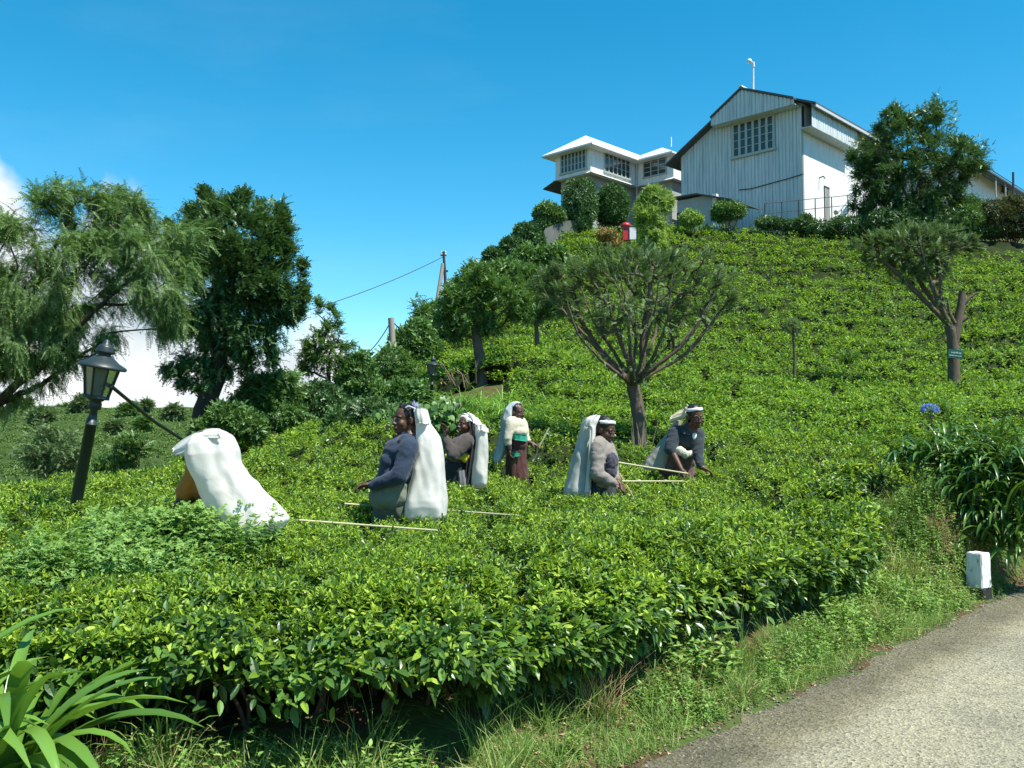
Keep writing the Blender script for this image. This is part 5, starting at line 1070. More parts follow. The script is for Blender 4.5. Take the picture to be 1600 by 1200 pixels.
def loft(pairs, c3, depth, n=64, fold=.05, seed=1, rnd=.78, closed_bottom=True, steps=9, dmul=None, wave=.02):
    """a bag: each pair is (left, right) world points; depth = half thickness"""
    g = np.random.default_rng(seed); A = np.array([p[0] for p in pairs]); B = np.array([p[1] for p in pairs]); k = np.arange(len(pairs)); f = np.linspace(0, len(pairs) - 1, (len(pairs) - 1) * steps + 1)
    def cs(X):
        Y = np.stack([np.interp(f, k, X[:, i]) for i in range(3)], -1)
        for _ in range(4): Y[1:-1] = (Y[:-2] + 2 * Y[1:-1] + Y[2:]) / 4
        return Y
    A, B = cs(A), cs(B); dm = np.interp(f, k, dmul) if dmul is not None else np.ones(len(f)); V = []; th = np.arange(n) * 2 * math.pi / n; cx = np.sign(np.cos(th)) * np.abs(np.cos(th)) ** rnd; sx = np.sign(np.sin(th)) * np.abs(np.sin(th)) ** rnd
    ax = norm(np.gradient((A + B) / 2, axis=0)); ph = g.uniform(0, 6, 4)
    for i in range(len(f)):
        c = (A[i] + B[i]) / 2; u = (B[i] - A[i]) / 2; hw = np.linalg.norm(u); w = norm(np.cross(norm(u), ax[i])); t = i / len(f)
        m = 1 + fold * np.sin(3 * th + ph[0] + 1.6 * t) * (1 - .6 * t) + fold * .7 * np.sin(5 * th + ph[1] - 2 * t) + wave * np.sin(9 * th + ph[2] + 5 * t)
        V.append(c + (cx * m)[:, None] * u + (sx * m)[:, None] * w * min(depth * dm[i], hw * 1.4))
    rings = len(V); V = np.concatenate(V); ridge = lambda a: (1 - np.abs(2 * a - 1)) ** 2; cN = np.repeat(np.array([(A[i] + B[i]) / 2 for i in range(rings)]), n, 0); od = norm(V - cN)
    V = V + od * (.022 * (ridge(fbm(V[:, 0] * 6 + V[:, 1] * 4 + V[:, 2] * .8, V[:, 2] * 1.5 + V[:, 0] * 1.2, seed + 3, 3)) - .45) + .004 * (ridge(fbm(V[:, 0] * 9 - V[:, 2] * 5, V[:, 2] * 7 + V[:, 1] * 5, seed + 9, 2)) - .4))[:, None]
    V = V + .012 * (fbm(V[:, 0] * 7 + V[:, 2] * 2, V[:, 2] * 4 + V[:, 1] * 5, seed, 3) - .5)[:, None] * np.array([1.0, -1.2, .3])
    kk = np.arange(n); F = np.concatenate([np.stack([i * n + kk, i * n + (kk + 1) % n, (i + 1) * n + (kk + 1) % n, (i + 1) * n + kk], -1) for i in range(rings - 1)])
    mb = MB(); mb.add(V, F, 0, True)
    if closed_bottom: mb.add(np.concatenate([V[-n:], V[-n:].mean(0)[None] + ax[-1] * .01]), np.stack([kk, (kk + 1) % n, np.full(n, n)], -1), 0, True)
    mb.add(np.concatenate([V[:n], V[:n].mean(0)[None] - ax[0] * .01]), np.stack([(kk + 1) % n, kk, np.full(n, n)], -1), 0, True); return mb
def sheet(P0, th=.006, n=3, amp=.01, seed=1):
    """a cloth strip through a grid of points [rows][cols], with thickness"""
    G = np.array(P0, float); r, c = G.shape[:2]; fi = np.linspace(0, r - 1, (r - 1) * 5 + 1); fj = np.linspace(0, c - 1, (c - 1) * 6 + 1)
    Y = np.stack([np.stack([np.interp(fi, np.arange(r), G[:, j, k]) for j in range(c)], 1) for k in range(3)], -1); Y = np.stack([np.stack([np.interp(fj, np.arange(c), Y[i, :, k]) for i in range(len(fi))], 0) for k in range(3)], -1)
    for _ in range(2): Y[1:-1] = (Y[:-2] + 2 * Y[1:-1] + Y[2:]) / 4; Y[:, 1:-1] = (Y[:, :-2] + 2 * Y[:, 1:-1] + Y[:, 2:]) / 4
    nn = norm(np.cross(np.gradient(Y, axis=0), np.gradient(Y, axis=1))); q = np.arange(Y.shape[1]) * 1.0
    Y = Y + nn * (amp * np.sin(q * 1.3 + seed)[None, :, None] + amp * (fbm(Y[..., 0].ravel() * 9, Y[..., 2].ravel() * 6, seed).reshape(Y.shape[:2]) - .5)[..., None])
    a, b = Y.shape[:2]; top = (Y + nn * th / 2).reshape(-1, 3); bot = (Y - nn * th / 2).reshape(-1, 3); F = grid_faces(a, b); m = a * b; edge_ = [i for i in range(b)] + [i * b + b - 1 for i in range(1, a)] + [(a - 1) * b + i for i in range(b - 2, -1, -1)] + [i * b for i in range(a - 2, 0, -1)]; e = np.array(edge_); e2 = np.roll(e, -1)
    mb = MB(); mb.add(np.concatenate([top, bot]), np.concatenate([F, F[:, ::-1] + m, np.stack([e, e2, e2 + m, e + m], -1)]), 0, True); return mb
def face_bits(c, R, s, root, body):
    for k in (-1, 1):
        e = c + R @ (np.array((k * .031, .079, .003)) * s); V, F = ICO3; W_ = (V * np.array((.0125, .009, .0062)) * s) @ R.T + e; fc = (V[F].mean(1)); mb = MB(); dk = (np.hypot(fc[:, 0] * 1.0, fc[:, 2] * .7) < .5) & (fc[:, 1] > 0)
        mb.add(W_, F[~dk], 0, True); mb.add(W_, F[dk], 1, True); part('eye', mb, [M_eye, M_iris], root)
        b = MB(); q = [c + R @ (np.array(o) * s) for o in ((k * .014, .091, .020), (k * .032, .088, .026), (k * .05, .074, .021))]; tube(b, q, np.array([.0035, .0045, .002]) * s, 5); part('eyebrow', b, M_hair, root)
    b = MB(); lp = [c + R @ (np.array(o) * s) for o in ((-.024, .088, -.070), (-.010, .0975, -.0685), (0, .099, -.070), (.010, .0975, -.0685), (.024, .088, -.070))]; tube(b, lp, np.array([.002, .005, .005, .005, .002]) * s, 6); part('lips', b, M_lip, root)
def hair_shapes(c, R, s, bun=True, ex=1.0):
    e = lambda o, r: ('e', c + R @ (np.array(o) * s), R, np.array(r) * s)
    S = [e((0, -.026, .042), (.081 * ex, .090 * ex, .086 * ex)), e((0, -.05, -.01), (.074, .062, .08))]
    for k in (-1, 1): S.append(e((k * .054, -.012, .045), (.026, .055, .06)))
    if bun: S.append(e((0, -.135, .0), (.045, .035, .045)))
    return S
def ring_band(c, R, s, off, rx, ry, tilt, w, th, m, name, root, a0=0, a1=2 * math.pi):
    """a cloth band round the head"""
    n = 40; a = np.linspace(a0, a1, n); ct, st_ = math.cos(tilt), math.sin(tilt); V = []
    for q in a:
        for (dr, dz) in ((0, -w / 2), (th, -w / 2 * .8), (th, w / 2 * .8), (0, w / 2)):
            sh = dz * .35; p = np.array([(rx + dr - max(0, sh)) * math.sin(q), (ry + dr - max(0, sh)) * math.cos(q), dz + .0018 * math.sin(q * 5)]); p = np.array([p[0], p[1] * ct - p[2] * st_, p[1] * st_ + p[2] * ct]) + np.array(off); V.append(c + R @ (p * s))
    k = np.arange(4); F = np.concatenate([np.stack([i * 4 + k, i * 4 + (k + 1) % 4, (i + 1) * 4 + (k + 1) % 4, (i + 1) * 4 + k], -1) for i in range(n - 1)]); mb = MB(); mb.add(V, F, 0, True); return part(name, mb, m, root)
def legs(pelvis, lean=(0, 0), sep=.11, side=(1, 0)):
    """two legs to the soil: returns shapes"""
    S = []; sd = np.array([side[0], side[1], 0.0])
    for k in (-1, 1):
        h = pelvis + sd * sep * k * .8 - UP * .03; fx, fy = pelvis[0] + sd[0] * sep * k, pelvis[1] + sd[1] * sep * k + lean[1]; z = gz(fx, fy) + .05; f = np.array([fx + lean[0], fy, z]); kn = (h + f) / 2 + np.array([0, -.03, .02])
        S += [('c', h, kn, .085, .058), ('c', kn, f, .055, .035), ('e', f + np.array([0, -.07, -.015]), np.eye(3), (.042, .11, .033))]
    return S
def Z1(d, o=(540, 610), s=16 / 3.0): return lambda x, y, dz=0.0: P(o[0] + x / s, o[1] + y / s, d + dz)
I3 = np.eye(3)
def start(name_label, base):
    z = gz(base[0], base[1]); return thing('person', name_label, 'person', (base[0], base[1], z), 'women picking tea')
def sack_thing(label, base):
    return thing('tea_sack', label, 'sack', tuple(base), 'white tea sacks')

# --- 1: woman in the navy sweater, nearest of the standing group
z = Z1(7.95); base = z(400, 1000); w1 = start('person in a navy blue sweater facing left, dark hair, with a large bright white sack', base)
hc, R, s = z(492, 243, -.02), basis((-.72, -.66, .02), (.05, 0, 1)), 1.10; pel = z(400, 850, .02)
sk = head_shapes(hc, R, s) + [('c', hc - UP * .06 + np.array([.03, .01, 0]), z(525, 420, .02), .058, .066), ('c', z(525, 420, .02), pel, .12, .14)]
sk += hand_shapes(z(205, 785, -.16), (-.9, -.1, -.15), (.1, -.3, -.9), 1.0, .45, 1) + hand_shapes(z(235, 765, .10), (-.9, -.3, -.1), (.1, .3, -.9), 1.0, .5, -1) + legs(pel, (.0, 0), .11, (.3, 1)) + [('c', z(205, 785, -.16), z(300, 790, -.2), .028, .036), ('c', z(235, 765, .10), z(320, 770, .15), .028, .036)]
put('body', blob(sk, .0055, 4), M_skin, w1); face_bits(hc, R, s, w1, None)
put('hair', blob(hair_shapes(hc, R, s, True, 1.02) + [('e', z(480 + 30 * k, 135 + 6 * k, -.04 - .02 * (k % 2)), I3, (.034, .034, .026)) for k in range(4)], .006, 2), M_hair, w1, (.012, 40, 30, 3))
sw = [('e', z(470, 520, .0), I3, (.165, .225, .15)), ('e', z(385, 590, -.02), I3, (.10, .185, .12)), ('e', z(420, 700, .0), I3, (.155, .215, .16)), ('e', z(500, 660, .0), I3, (.13, .20, .16)), ('c', z(510, 440, -.14), z(470, 430, .16), .085, .085), ('c', z(535, 395, .02), z(500, 440, .0), .075, .11),
      ('c', z(530, 480, -.20), z(450, 710, -.27), .088, .074), ('c', z(450, 715, -.27), z(235, 790, -.19), .074, .047), ('c', z(440, 470, .2), z(370, 700, .23), .08, .068), ('c', z(370, 700, .23), z(255, 765, .13), .068, .045)]
put('sweater', blob(sw, .011, 5), M_navy, w1, (.013, 11, 13, 5))
put('collar', blob([('c', z(470, 360, -.06), z(560, 400, -.10), .022, .03), ('c', z(440, 395, .0), z(470, 360, -.06), .02, .022), ('c', z(560, 400, -.1), z(585, 400, .08), .03, .03)], .009, 2), M_navy, w1)
put('apron', blob([('e', z(400, 790, .0), I3, (.185, .22, .12)), ('e', z(370, 890, .0), I3, (.175, .23, .13)), ('e', z(470, 870, .0), I3, (.10, .2, .14))], .012, 4), M_olive, w1, (.03, 11, 5, 8))
ft_ = np.array([base[0], base[1], gz(base[0], base[1]) + .12]); put('skirt', blob([('c', z(395, 900, .02), ft_ + np.array([.0, 0, .1]), .165, .20), ('e', z(350, 1000, -.02), I3, (.09, .15, .10)), ('e', z(460, 990, -.02), I3, (.08, .16, .14))], .014, 4), cloth('dark olive skirt', (.085, .10, .075)), w1, (.03, 12, 4, 9))
mb = sheet([[z(545, 95, -.05), z(575, 90, -.03), z(605, 120, .02)], [z(550, 130, -.08), z(580, 140, -.07), z(610, 160, .0)], [z(575, 175, -.10), z(600, 185, -.07), z(615, 200, .0)]], .012, 3, .012, 2); part('hair_tie', mb, cloth('blue grey patterned cloth', (.16, .18, .28), .6), w1)
pr = lambda rows, zz, da=0: [(zz(a, y, da), zz(b, y, da)) for y, a, b in rows]
k1 = sack_thing('largest bright white sack hanging from the head of the woman in navy', z(660, 1060))
rows = [(150, 585, 668), (215, 582, 690), (285, 594, 705), (390, 598, 785), (480, 592, 803), (600, 575, 813), (720, 553, 816), (850, 525, 826), (960, 497, 838), (1050, 490, 838), (1095, 520, 815)]
part('bag', loft(pr(rows, z, -.02), z, .20, seed=2, dmul=[.55, .6, .65, .9, 1, 1.05, 1.1, 1.15, 1.15, 1.05, .7], fold=.055), M_sack, k1)
mb = sheet([[z(572, 160, -.14), z(610, 140, -.17), z(655, 150, -.15), z(672, 160, -.05)], [z(578, 220, -.16), z(615, 215, -.19), z(665, 215, -.17), z(690, 225, -.06)], [z(597, 268, -.15), z(630, 272, -.19), z(670, 282, -.18), z(700, 268, -.06)]], .008, 3, .006, 3); part('flap', mb, M_sack, k1)
mb = MB(); tube(mb, [z(500, 145, -.1), z(530, 132, -.11), z(575, 150, -.12), z(590, 190, -.13)], .008, 6); part('strap', mb, M_scarf, k1)

# --- 2: woman with the striped headscarf
z = Z1(10.5); base = z(915, 760); w2 = start('person in a brown-grey sweater and striped headscarf, raising one hand', base)
hc, R, s = z(998, 285, .0), basis((-.70, -.70, .06), (.1, 0, 1)), 1.0; pel = z(915, 660, .02)
sk = head_shapes(hc, R, s) + [('c', hc - UP * .06 + np.array([.02, .01, 0]), z(1000, 410, .02), .05, .06), ('c', z(1000, 420, .02), pel, .11, .12)]
sk += hand_shapes(z(834, 372, -.20), (-.12, -.05, 1), (-.6, -.7, 0), 1.0, .35, -1) + hand_shapes(z(850, 620, .05), (-.5, -.6, -.6), (.2, -.4, -.8), 1.0, .5, 1) + [('c', z(834, 372, -.2), z(850, 430, -.22), .028, .036), ('c', z(850, 620, .05), z(880, 580, .12), .028, .035)] + legs(pel, (0, 0), .1, (.3, 1))
put('body', blob(sk, .006, 4), M_skin, w2); face_bits(hc, R, s, w2, None); put('hair', blob(hair_shapes(hc, R, s, False, 1.0), .007, 2), M_hair, w2)
sw = [('e', z(960, 480, .0), I3, (.15, .19, .14)), ('e', z(925, 560, .0), I3, (.145, .18, .12)), ('c', z(1005, 420, -.13), z(985, 415, .13), .085, .08), ('c', z(1010, 425, -.18), z(895, 540, -.29), .085, .072), ('c', z(895, 535, -.29), z(840, 415, -.21), .07, .05), ('c', z(980, 440, .16), z(900, 560, .2), .08, .065), ('c', z(900, 560, .2), z(860, 605, .08), .06, .045)]
put('sweater', blob(sw, .012, 4), M_taupe, w2, (.012, 11, 12, 15))
put('waist_band', blob([('c', z(845, 548, -.10), z(935, 552, -.165), .03, .032), ('c', z(935, 552, -.165), z(1030, 548, -.13), .034, .04), ('e', z(995, 570, -.15), I3, (.04, .03, .045))], .010, 2), M_yel, w2)
put('skirt', blob([('c', z(920, 600, .0), np.array([base[0], base[1], gz(base[0], base[1]) + .2]), .155, .2), ('e', z(900, 650, -.03), I3, (.13, .16, .14))], .014, 3), M_dkskirt, w2, (.03, 12, 4, 19))
mb = sheet([[z(930, 665, -.16), z(965, 660, -.18), z(1005, 662, -.13)], [z(938, 720, -.17), z(970, 720, -.19), z(1010, 722, -.14)], [z(945, 800, -.17), z(975, 800, -.19), z(1015, 800, -.14)]], .01, 3, .008, 4); part('skirt_panel', mb, M_grskirt, w2)
put('headscarf', blob([('e', hc + R @ (np.array((0, -.03, .05)) * s), R, (.088, .098, .086)), ('e', z(1070, 275, .02), I3, (.06, .07, .06)), ('c', z(1080, 270, .02), z(1110, 310, .03), .06, .05)], .008, 3), M_white, w2, (.012, 25, 20, 6))
for k_, (o_, tl) in enumerate((((0, -.03, .05), .78), ((0, -.03, .05), 1.12))): ring_band(hc, R, s, o_, .0885, .092, tl, .012, .003, M_blk, 'scarf_stripe', w2, -1.9, 1.9)
mb = sheet([[z(1035, 250, -.09), z(1060, 265, -.10), z(1085, 290, -.05)], [z(1050, 400, -.16), z(1070, 400, -.17), z(1088, 400, -.12)], [z(1020, 560, -.16), z(1045, 560, -.17), z(1068, 560, -.12)], [z(992, 770, -.14), z(1020, 775, -.15), z(1042, 770, -.1)]], .012, 3, .01, 8); part('dark_shawl', mb, M_blk, w2)
k2 = sack_thing('narrow white sack with a rounded end, worn by the woman with the striped headscarf', z(1110, 810))
rows = [(285, 1085, 1165), (330, 1075, 1182), (400, 1070, 1186), (500, 1064, 1187), (600, 1056, 1188), (700, 1048, 1188), (780, 1050, 1180), (812, 1072, 1150)]
part('bag', loft(pr(rows, z, -.05), z, .14, seed=5, fold=.05), M_sack, k2)
mb = sheet([[z(1085, 285, -.16), z(1130, 285, -.2), z(1170, 300, -.16), z(1185, 320, -.06)], [z(1095, 320, -.18), z(1130, 330, -.22), z(1165, 345, -.18), z(1188, 350, -.07)]], .01, 3, .01, 5); part('flap', mb, M_sack, k2)

# --- 3: woman in the cream cardigan
z = Z1(11.9); base = z(1420, 660); w3 = start('person in a cream cardigan with teal bands at the waist, holding a stick', base)
hc, R, s = z(1432, 182, .0), basis((.74, -.66, -.06), (-.05, 0, 1)), .98; pel = z(1425, 500, .02)
st0, st1 = z(1560, 590, -.05), z(1697, 310, -.05); hw = z(1535, 432, -.06)
sk = head_shapes(hc, R, s) + [('c', hc - UP * .06 - np.array([.02, -.01, 0]), z(1415, 290, .02), .048, .055), ('c', z(1415, 300, .02), pel, .10, .12)]
sk += hand_shapes(z(1362, 490, -.15), (.15, -.1, -1), (.8, .2, .1), 1.0, .4, 1) + hand_shapes(z(1545, 438, -.06), (.95, -.1, -.35), (.1, .2, -.9), 1.0, .6, 1) + [('c', z(1362, 490, -.15), z(1350, 440, -.15), .027, .034), ('c', z(1545, 438, -.06), z(1510, 420, -.02), .027, .034)] + legs(pel, (0, 0), .1, (.3, 1))
put('body', blob(sk, .006, 4), M_skin, w3); face_bits(hc, R, s, w3, None); put('hair', blob(hair_shapes(hc, R, s, False, 1.02), .007, 2), M_hair, w3)
sw = [('e', z(1420, 300, .0), I3, (.135, .16, .13)), ('e', z(1435, 345, -.02), I3, (.13, .16, .10)), ('c', z(1375, 265, -.10), z(1460, 262, .1), .075, .07), ('c', z(1372, 270, -.13), z(1350, 400, -.17), .066, .056), ('c', z(1350, 400, -.17), z(1352, 440, -.16), .054, .048), ('c', z(1478, 280, .08), z(1500, 380, .04), .062, .05), ('c', z(1500, 380, .04), z(1525, 425, -.03), .048, .036)]
put('cardigan', blob(sw, .011, 4), M_cream, w3, (.012, 12, 9, 25)); put('dark_cuff', blob([('c', z(1352, 448, -.16), z(1360, 485, -.155), .044, .040)], .01, 2), M_dkskirt, w3)
put('skirt', blob([('e', z(1440, 440, .0), I3, (.13, .155, .14)), ('c', z(1430, 480, .0), np.array([base[0], base[1], gz(base[0], base[1]) + .2]), .13, .18)], .013, 3), M_maroon, w3, (.022, 13, 5, 29))
for y_, hgt_, lab in ((388, .055, 'waist_band'), (530, .032, 'hem_band')):
    mb = sheet([[z(1372, y_ - 30 + 6, -.10), z(1400, y_ - 30 + 4, -.165), z(1450, y_ - 20, -.185), z(1500, y_ - 10, -.13), z(1515, y_, .0)], [z(1374, y_ + 16, -.105), z(1402, y_ + 22, -.17), z(1450, y_ + 30, -.19), z(1502, y_ + 38, -.135), z(1517, y_ + 42, .0)]] if y_ < 400 else
               [[z(1372, y_ - 16, -.10), z(1400, y_ - 12, -.165), z(1460, y_ - 14, -.17)], [z(1374, y_ + 22, -.10), z(1402, y_ + 24, -.17), z(1462, y_ + 14, -.175)]], .012, 3, .004, 4); part(lab, mb, M_teal, w3)
mb = sheet([[hc + R @ np.array(q) for q in ((-.09, -.03, .03), (-.06, .02, .115), (0, .045, .122), (.06, .02, .115), (.09, -.03, .03))], [hc + R @ np.array(q) for q in ((-.10, -.07, .02), (-.07, -.05, .125), (0, -.04, .14), (.07, -.05, .125), (.10, -.07, .02))], [hc + R @ np.array(q) for q in ((-.10, -.12, -.04), (-.07, -.125, .06), (0, -.14, .09), (.07, -.125, .06), (.10, -.12, -.04))]], .008, 3, .004, 6); part('headscarf', mb, M_scarf, w3)
k3 = sack_thing('pale grey-blue sack trailing down the back of the woman in the cream cardigan', z(1270, 590))
rows = [(105, 1375, 1425), (150, 1335, 1400), (220, 1312, 1390), (320, 1293, 1362), (420, 1273, 1345), (510, 1248, 1330), (580, 1228, 1300), (605, 1235, 1285)]
part('bag', loft(pr(rows, z, .02), z, .11, seed=9, fold=.07), sackmat('blue grey sack', (.40, .43, .44), (.62, .66, .68)), k3)
mb = MB(); tube(mb, [st0, (st0 + st1) / 2 + UP * .012, st1], .011, 6); M_cane = plain('peeled bamboo cane', (.50, .46, .27), .6, .3, .25, 14)
whole('picking_stick', mb, M_cane, 'short slanting stick beside the hand of the woman in the cream cardigan', 'stick', st0, 'pale sticks lying on the tea')

# --- 4: woman looking down, in the grey-beige cardigan
z = Z1(9.5, (840, 610)); base = z(535, 900); w4 = start('person in a grey-beige cardigan and white headband looking down at the tea', base)
hc, R, s = z(566, 330, -.02), basis((.74, -.56, -.30), (.05, 0, 1)), 1.08; pel = z(525, 800, .03)
sk = head_shapes(hc, R, s) + [('c', hc - UP * .06 - R[:, 1] * .03, z(535, 450, .02), .052, .06), ('c', z(535, 460, .02), pel, .11, .13)]
sk += hand_shapes(z(655, 775, -.20), (.75, -.25, -.6), (.3, .2, -.9), 1.0, .45, 1) + hand_shapes(z(668, 765, .03), (.6, -.4, -.65), (-.2, .2, -.9), 1.0, .5, -1) + [('c', z(655, 775, -.2), z(610, 750, -.22), .027, .034), ('c', z(668, 765, .03), z(655, 720, .1), .027, .034)] + legs(pel, (0, 0), .1, (.3, 1))
put('body', blob(sk, .0055, 4), M_skin, w4); face_bits(hc, R, s, w4, None); put('hair', blob(hair_shapes(hc, R, s, False, 1.03), .007, 2), M_hair, w4, (.008, 40, 30, 3))
sw = [('e', z(545, 530, .0), I3, (.13, .185, .15)), ('e', z(560, 620, .0), I3, (.135, .18, .14)), ('e', z(600, 570, -.02), I3, (.085, .15, .12)), ('e', z(540, 740, .02), I3, (.13, .18, .15)), ('c', z(505, 450, -.13), z(565, 455, .14), .085, .08), ('c', z(500, 470, -.17), z(495, 690, -.25), .080, .068), ('c', z(495, 695, -.25), z(635, 770, -.21), .066, .044), ('c', z(590, 480, .16), z(630, 640, .17), .07, .06), ('c', z(630, 640, .17), z(655, 735, .06), .058, .042)]
put('cardigan', blob(sw, .011, 4), M_stone, w4, (.017, 10, 11, 35)); put('inner_vest', blob([('e', z(600, 600, -.09), I3, (.085, .115, .125)), ('e', z(590, 670, -.08), I3, (.085, .12, .09))], .01, 3), cloth('dark patterned vest', (.06, .055, .075), .5), w4, (.02, 18, 16, 37))
put('skirt', blob([('c', z(530, 800, .02), np.array([base[0], base[1], gz(base[0], base[1]) + .2]), .15, .19)], .014, 3), M_slate, w4, (.03, 12, 4, 39))
ring_band(hc, R, s, (0, -.016, .070), .080, .0885, .30, .032, .005, M_white, 'headband', w4)
k4 = sack_thing('white sack coloured grey for shade, hanging straight down behind the woman in the grey-beige cardigan', z(330, 860))
rows = [(228, 395, 505), (275, 368, 490), (340, 352, 480), (450, 325, 466), (550, 295, 455), (650, 275, 443), (750, 250, 432), (840, 225, 432), (890, 235, 425)]
part('bag', loft(pr(rows, z, .0), z, .17, seed=12, fold=.06, dmul=[.6, .8, 1, 1, 1, 1, 1, 1, .8]), M_sackshade, k4)
mb = sheet([[z(450, 215, -.16), z(490, 200, -.15), z(520, 205, -.12)], [z(400, 240, -.17), z(440, 240, -.2), z(500, 250, -.15)], [z(385, 285, -.16), z(430, 295, -.2), z(480, 290, -.15)], [z(440, 300, -.18), z(455, 305, -.19), z(475, 310, -.16)], [z(428, 520, -.2), z(442, 520, -.21), z(458, 520, -.17)], [z(405, 720, -.2), z(420, 720, -.21), z(438, 720, -.16)], [z(392, 850, -.2), z(410, 850, -.21), z(428, 850, -.15)]], .012, 3, .008, 12); part('flap', mb, M_sack, k4)  # white flap; its long strip paints in the sunlit right edge of the sack

# --- 5: woman leaning on the bushes, dark jacket
z = Z1(10.6, (840, 610)); base = z(1190, 760, .25); w5 = start('person in a dark slate jacket over a white shirt, leaning with a rolled sleeve', base)
hc, R, s = z(1312, 218, -.12), basis((.30, -.92, -.22), (-.10, 0, 1)), 1.08; pel = z(1190, 640, .22)
sk = head_shapes(hc, R, s) + [('c', hc - UP * .07, z(1275, 335, -.02), .052, .06), ('c', z(1270, 350, .0), pel, .12, .13)]
sk += [('c', z(1115, 500, -.13), z(1195, 655, -.26), .042, .028)] + hand_shapes(z(1195, 655, -.26), (.5, -.4, -.75), (.2, .4, -.7), 1.0, .5, 1) + hand_shapes(z(1372, 642, -.26), (.85, -.2, -.45), (-.1, -.1, -.9), 1.05, .3, -1) + [('c', z(1372, 642, -.26), z(1345, 600, -.2), .028, .034)] + legs(pel, (0, 0), .12, (1, .2))
put('body', blob(sk, .0058, 4), M_skin, w5); face_bits(hc, R, s, w5, None); put('hair', blob(hair_shapes(hc, R, s, False, 1.04), .007, 2), M_hair, w5, (.008, 40, 30, 3))
sw = [('e', z(1245, 400, .0), I3, (.165, .13, .13)), ('e', z(1230, 470, .08), I3, (.155, .13, .12)), ('c', z(1155, 350, .0), z(1335, 365, -.02), .085, .08), ('c', z(1148, 355, -.02), z(1105, 490, -.12), .082, .068), ('c', z(1335, 370, -.04), z(1335, 545, -.14), .076, .064), ('c', z(1335, 545, -.14), z(1360, 625, -.24), .06, .045)]
put('jacket', blob(sw, .011, 4), M_slate, w5, (.014, 11, 12, 45)); put('rolled_cuff', blob([('c', z(1112, 486, -.125), z(1124, 518, -.14), .062, .054)], .01, 2), M_slate, w5)
put('shirt', blob([('e', z(1300, 385, -.078), I3, (.046, .05, .062)), ('e', z(1288, 345, -.05), I3, (.035, .05, .04)), ('e', z(1308, 425, -.09), I3, (.026, .038, .04))], .008, 2), M_white, w5)
mb = sheet([[z(1195, 305, -.07), z(1225, 310, -.10), z(1262, 345, -.13)], [z(1190, 345, -.10), z(1225, 365, -.155), z(1268, 372, -.16)]], .014, 3, .003, 4); part('lapel', mb, M_slate, w5)
put('waist_bundle', blob([('e', z(1165, 505, -.10), I3, (.06, .07, .05)), ('c', z(1180, 500, -.13), z(1235, 535, -.16), .05, .045), ('c', z(1235, 535, -.16), z(1295, 518, -.10), .042, .03)], .009, 2), cloth('cream bundled cloth', (.5, .49, .38)), w5, (.02, 20, 18, 7))
put('skirt', blob([('e', z(1180, 580, .15), I3, (.19, .16, .14)), ('e', z(1090, 620, .15), I3, (.13, .14, .13)), ('c', z(1185, 620, .2), np.array([base[0], base[1], gz(base[0], base[1]) + .2]), .17, .2)], .014, 3), M_pinkbr, w5, (.03, 12, 6, 49))
ring_band(hc, R, s, (0, -.016, .070), .080, .0885, .28, .032, .005, M_white, 'headband', w5)
mb = sheet([[z(1255, 120, -.08), z(1240, 150, -.14), z(1236, 200, -.15)], [z(1240, 150, .02), z(1222, 190, -.08), z(1215, 225, -.10)], [z(1190, 175, .06), z(1170, 200, -.04), z(1168, 240, -.06)], [z(1120, 225, .08), z(1112, 240, .0), z(1100, 258, -.02)]], .012, 3, .016, 14); part('scarf_tail', mb, cloth('pale straw scarf', (.55, .50, .34)), w5)
k5 = sack_thing('beige grey sack spread out slantwise behind the woman in the dark jacket', z(980, 640, .2))
rows = [(255, 1150, 1205), (330, 1092, 1170), (410, 1038, 1140), (490, 980, 1110), (570, 920, 1090), (630, 888, 1075), (660, 900, 1060)]
part('bag', loft(pr(rows, z, .12), z, .10, seed=15, fold=.05), sackmat('beige grey sack', (.30, .28, .22), (.48, .46, .38)), k5)

# --- 6: bent picker under her sack, nearest the lamp
z = Z1(6.5, (0, 520), 40 / 13.0); base = z(1090, 1020, .1); w6 = start('person in ochre orange bent double, almost hidden under a big white hooded sack', base)
hc, R, s = z(985, 560, .03), basis((-.75, .45, -.45), (-.2, 0, 1)), 1.0; pel = z(1120, 800, .14)
sk = head_shapes(hc, R, s) + [('c', hc - UP * .05, z(1010, 640, .08), .05, .06), ('c', z(1010, 640, .08), pel, .12, .14)]
sk += [('c', z(880, 770, -.03), z(850, 850, -.05), .034, .028)] + hand_shapes(z(850, 850, -.05), (-.3, -.1, -.9), (-.6, .3, .1), 1.0, .5, 1) + hand_shapes(z(900, 850, .22), (-.4, 0, -.9), (-.6, .3, .1), 1.0, .5, -1) + [('c', z(900, 850, .22), z(940, 760, .2), .028, .036)] + legs(pel, (0, 0), .11, (.3, 1))
put('body', blob(sk, .006, 4), M_skin, w6); put('hair', blob(hair_shapes(hc, R, s, True, 1.0), .008, 2), M_hair, w6)
sw = [('c', z(1010, 650, .1), pel, .17, .17), ('c', z(960, 650, .0), z(885, 770, -.03), .075, .062), ('c', z(990, 650, .2), z(935, 760, .2), .075, .06), ('e', z(985, 720, .08), I3, (.12, .16, .13))]
put('sari', blob(sw, .012, 4), M_orange, w6, (.02, 14, 11, 55)); put('skirt', blob([('c', pel, np.array([base[0], base[1], gz(base[0], base[1]) + .2]), .19, .22)], .014, 3), M_dkskirt, w6, (.03, 12, 5, 59))
k6 = sack_thing('huge hooded white sack sloping over the bent tea picker beside the lamp post', z(1200, 1000))
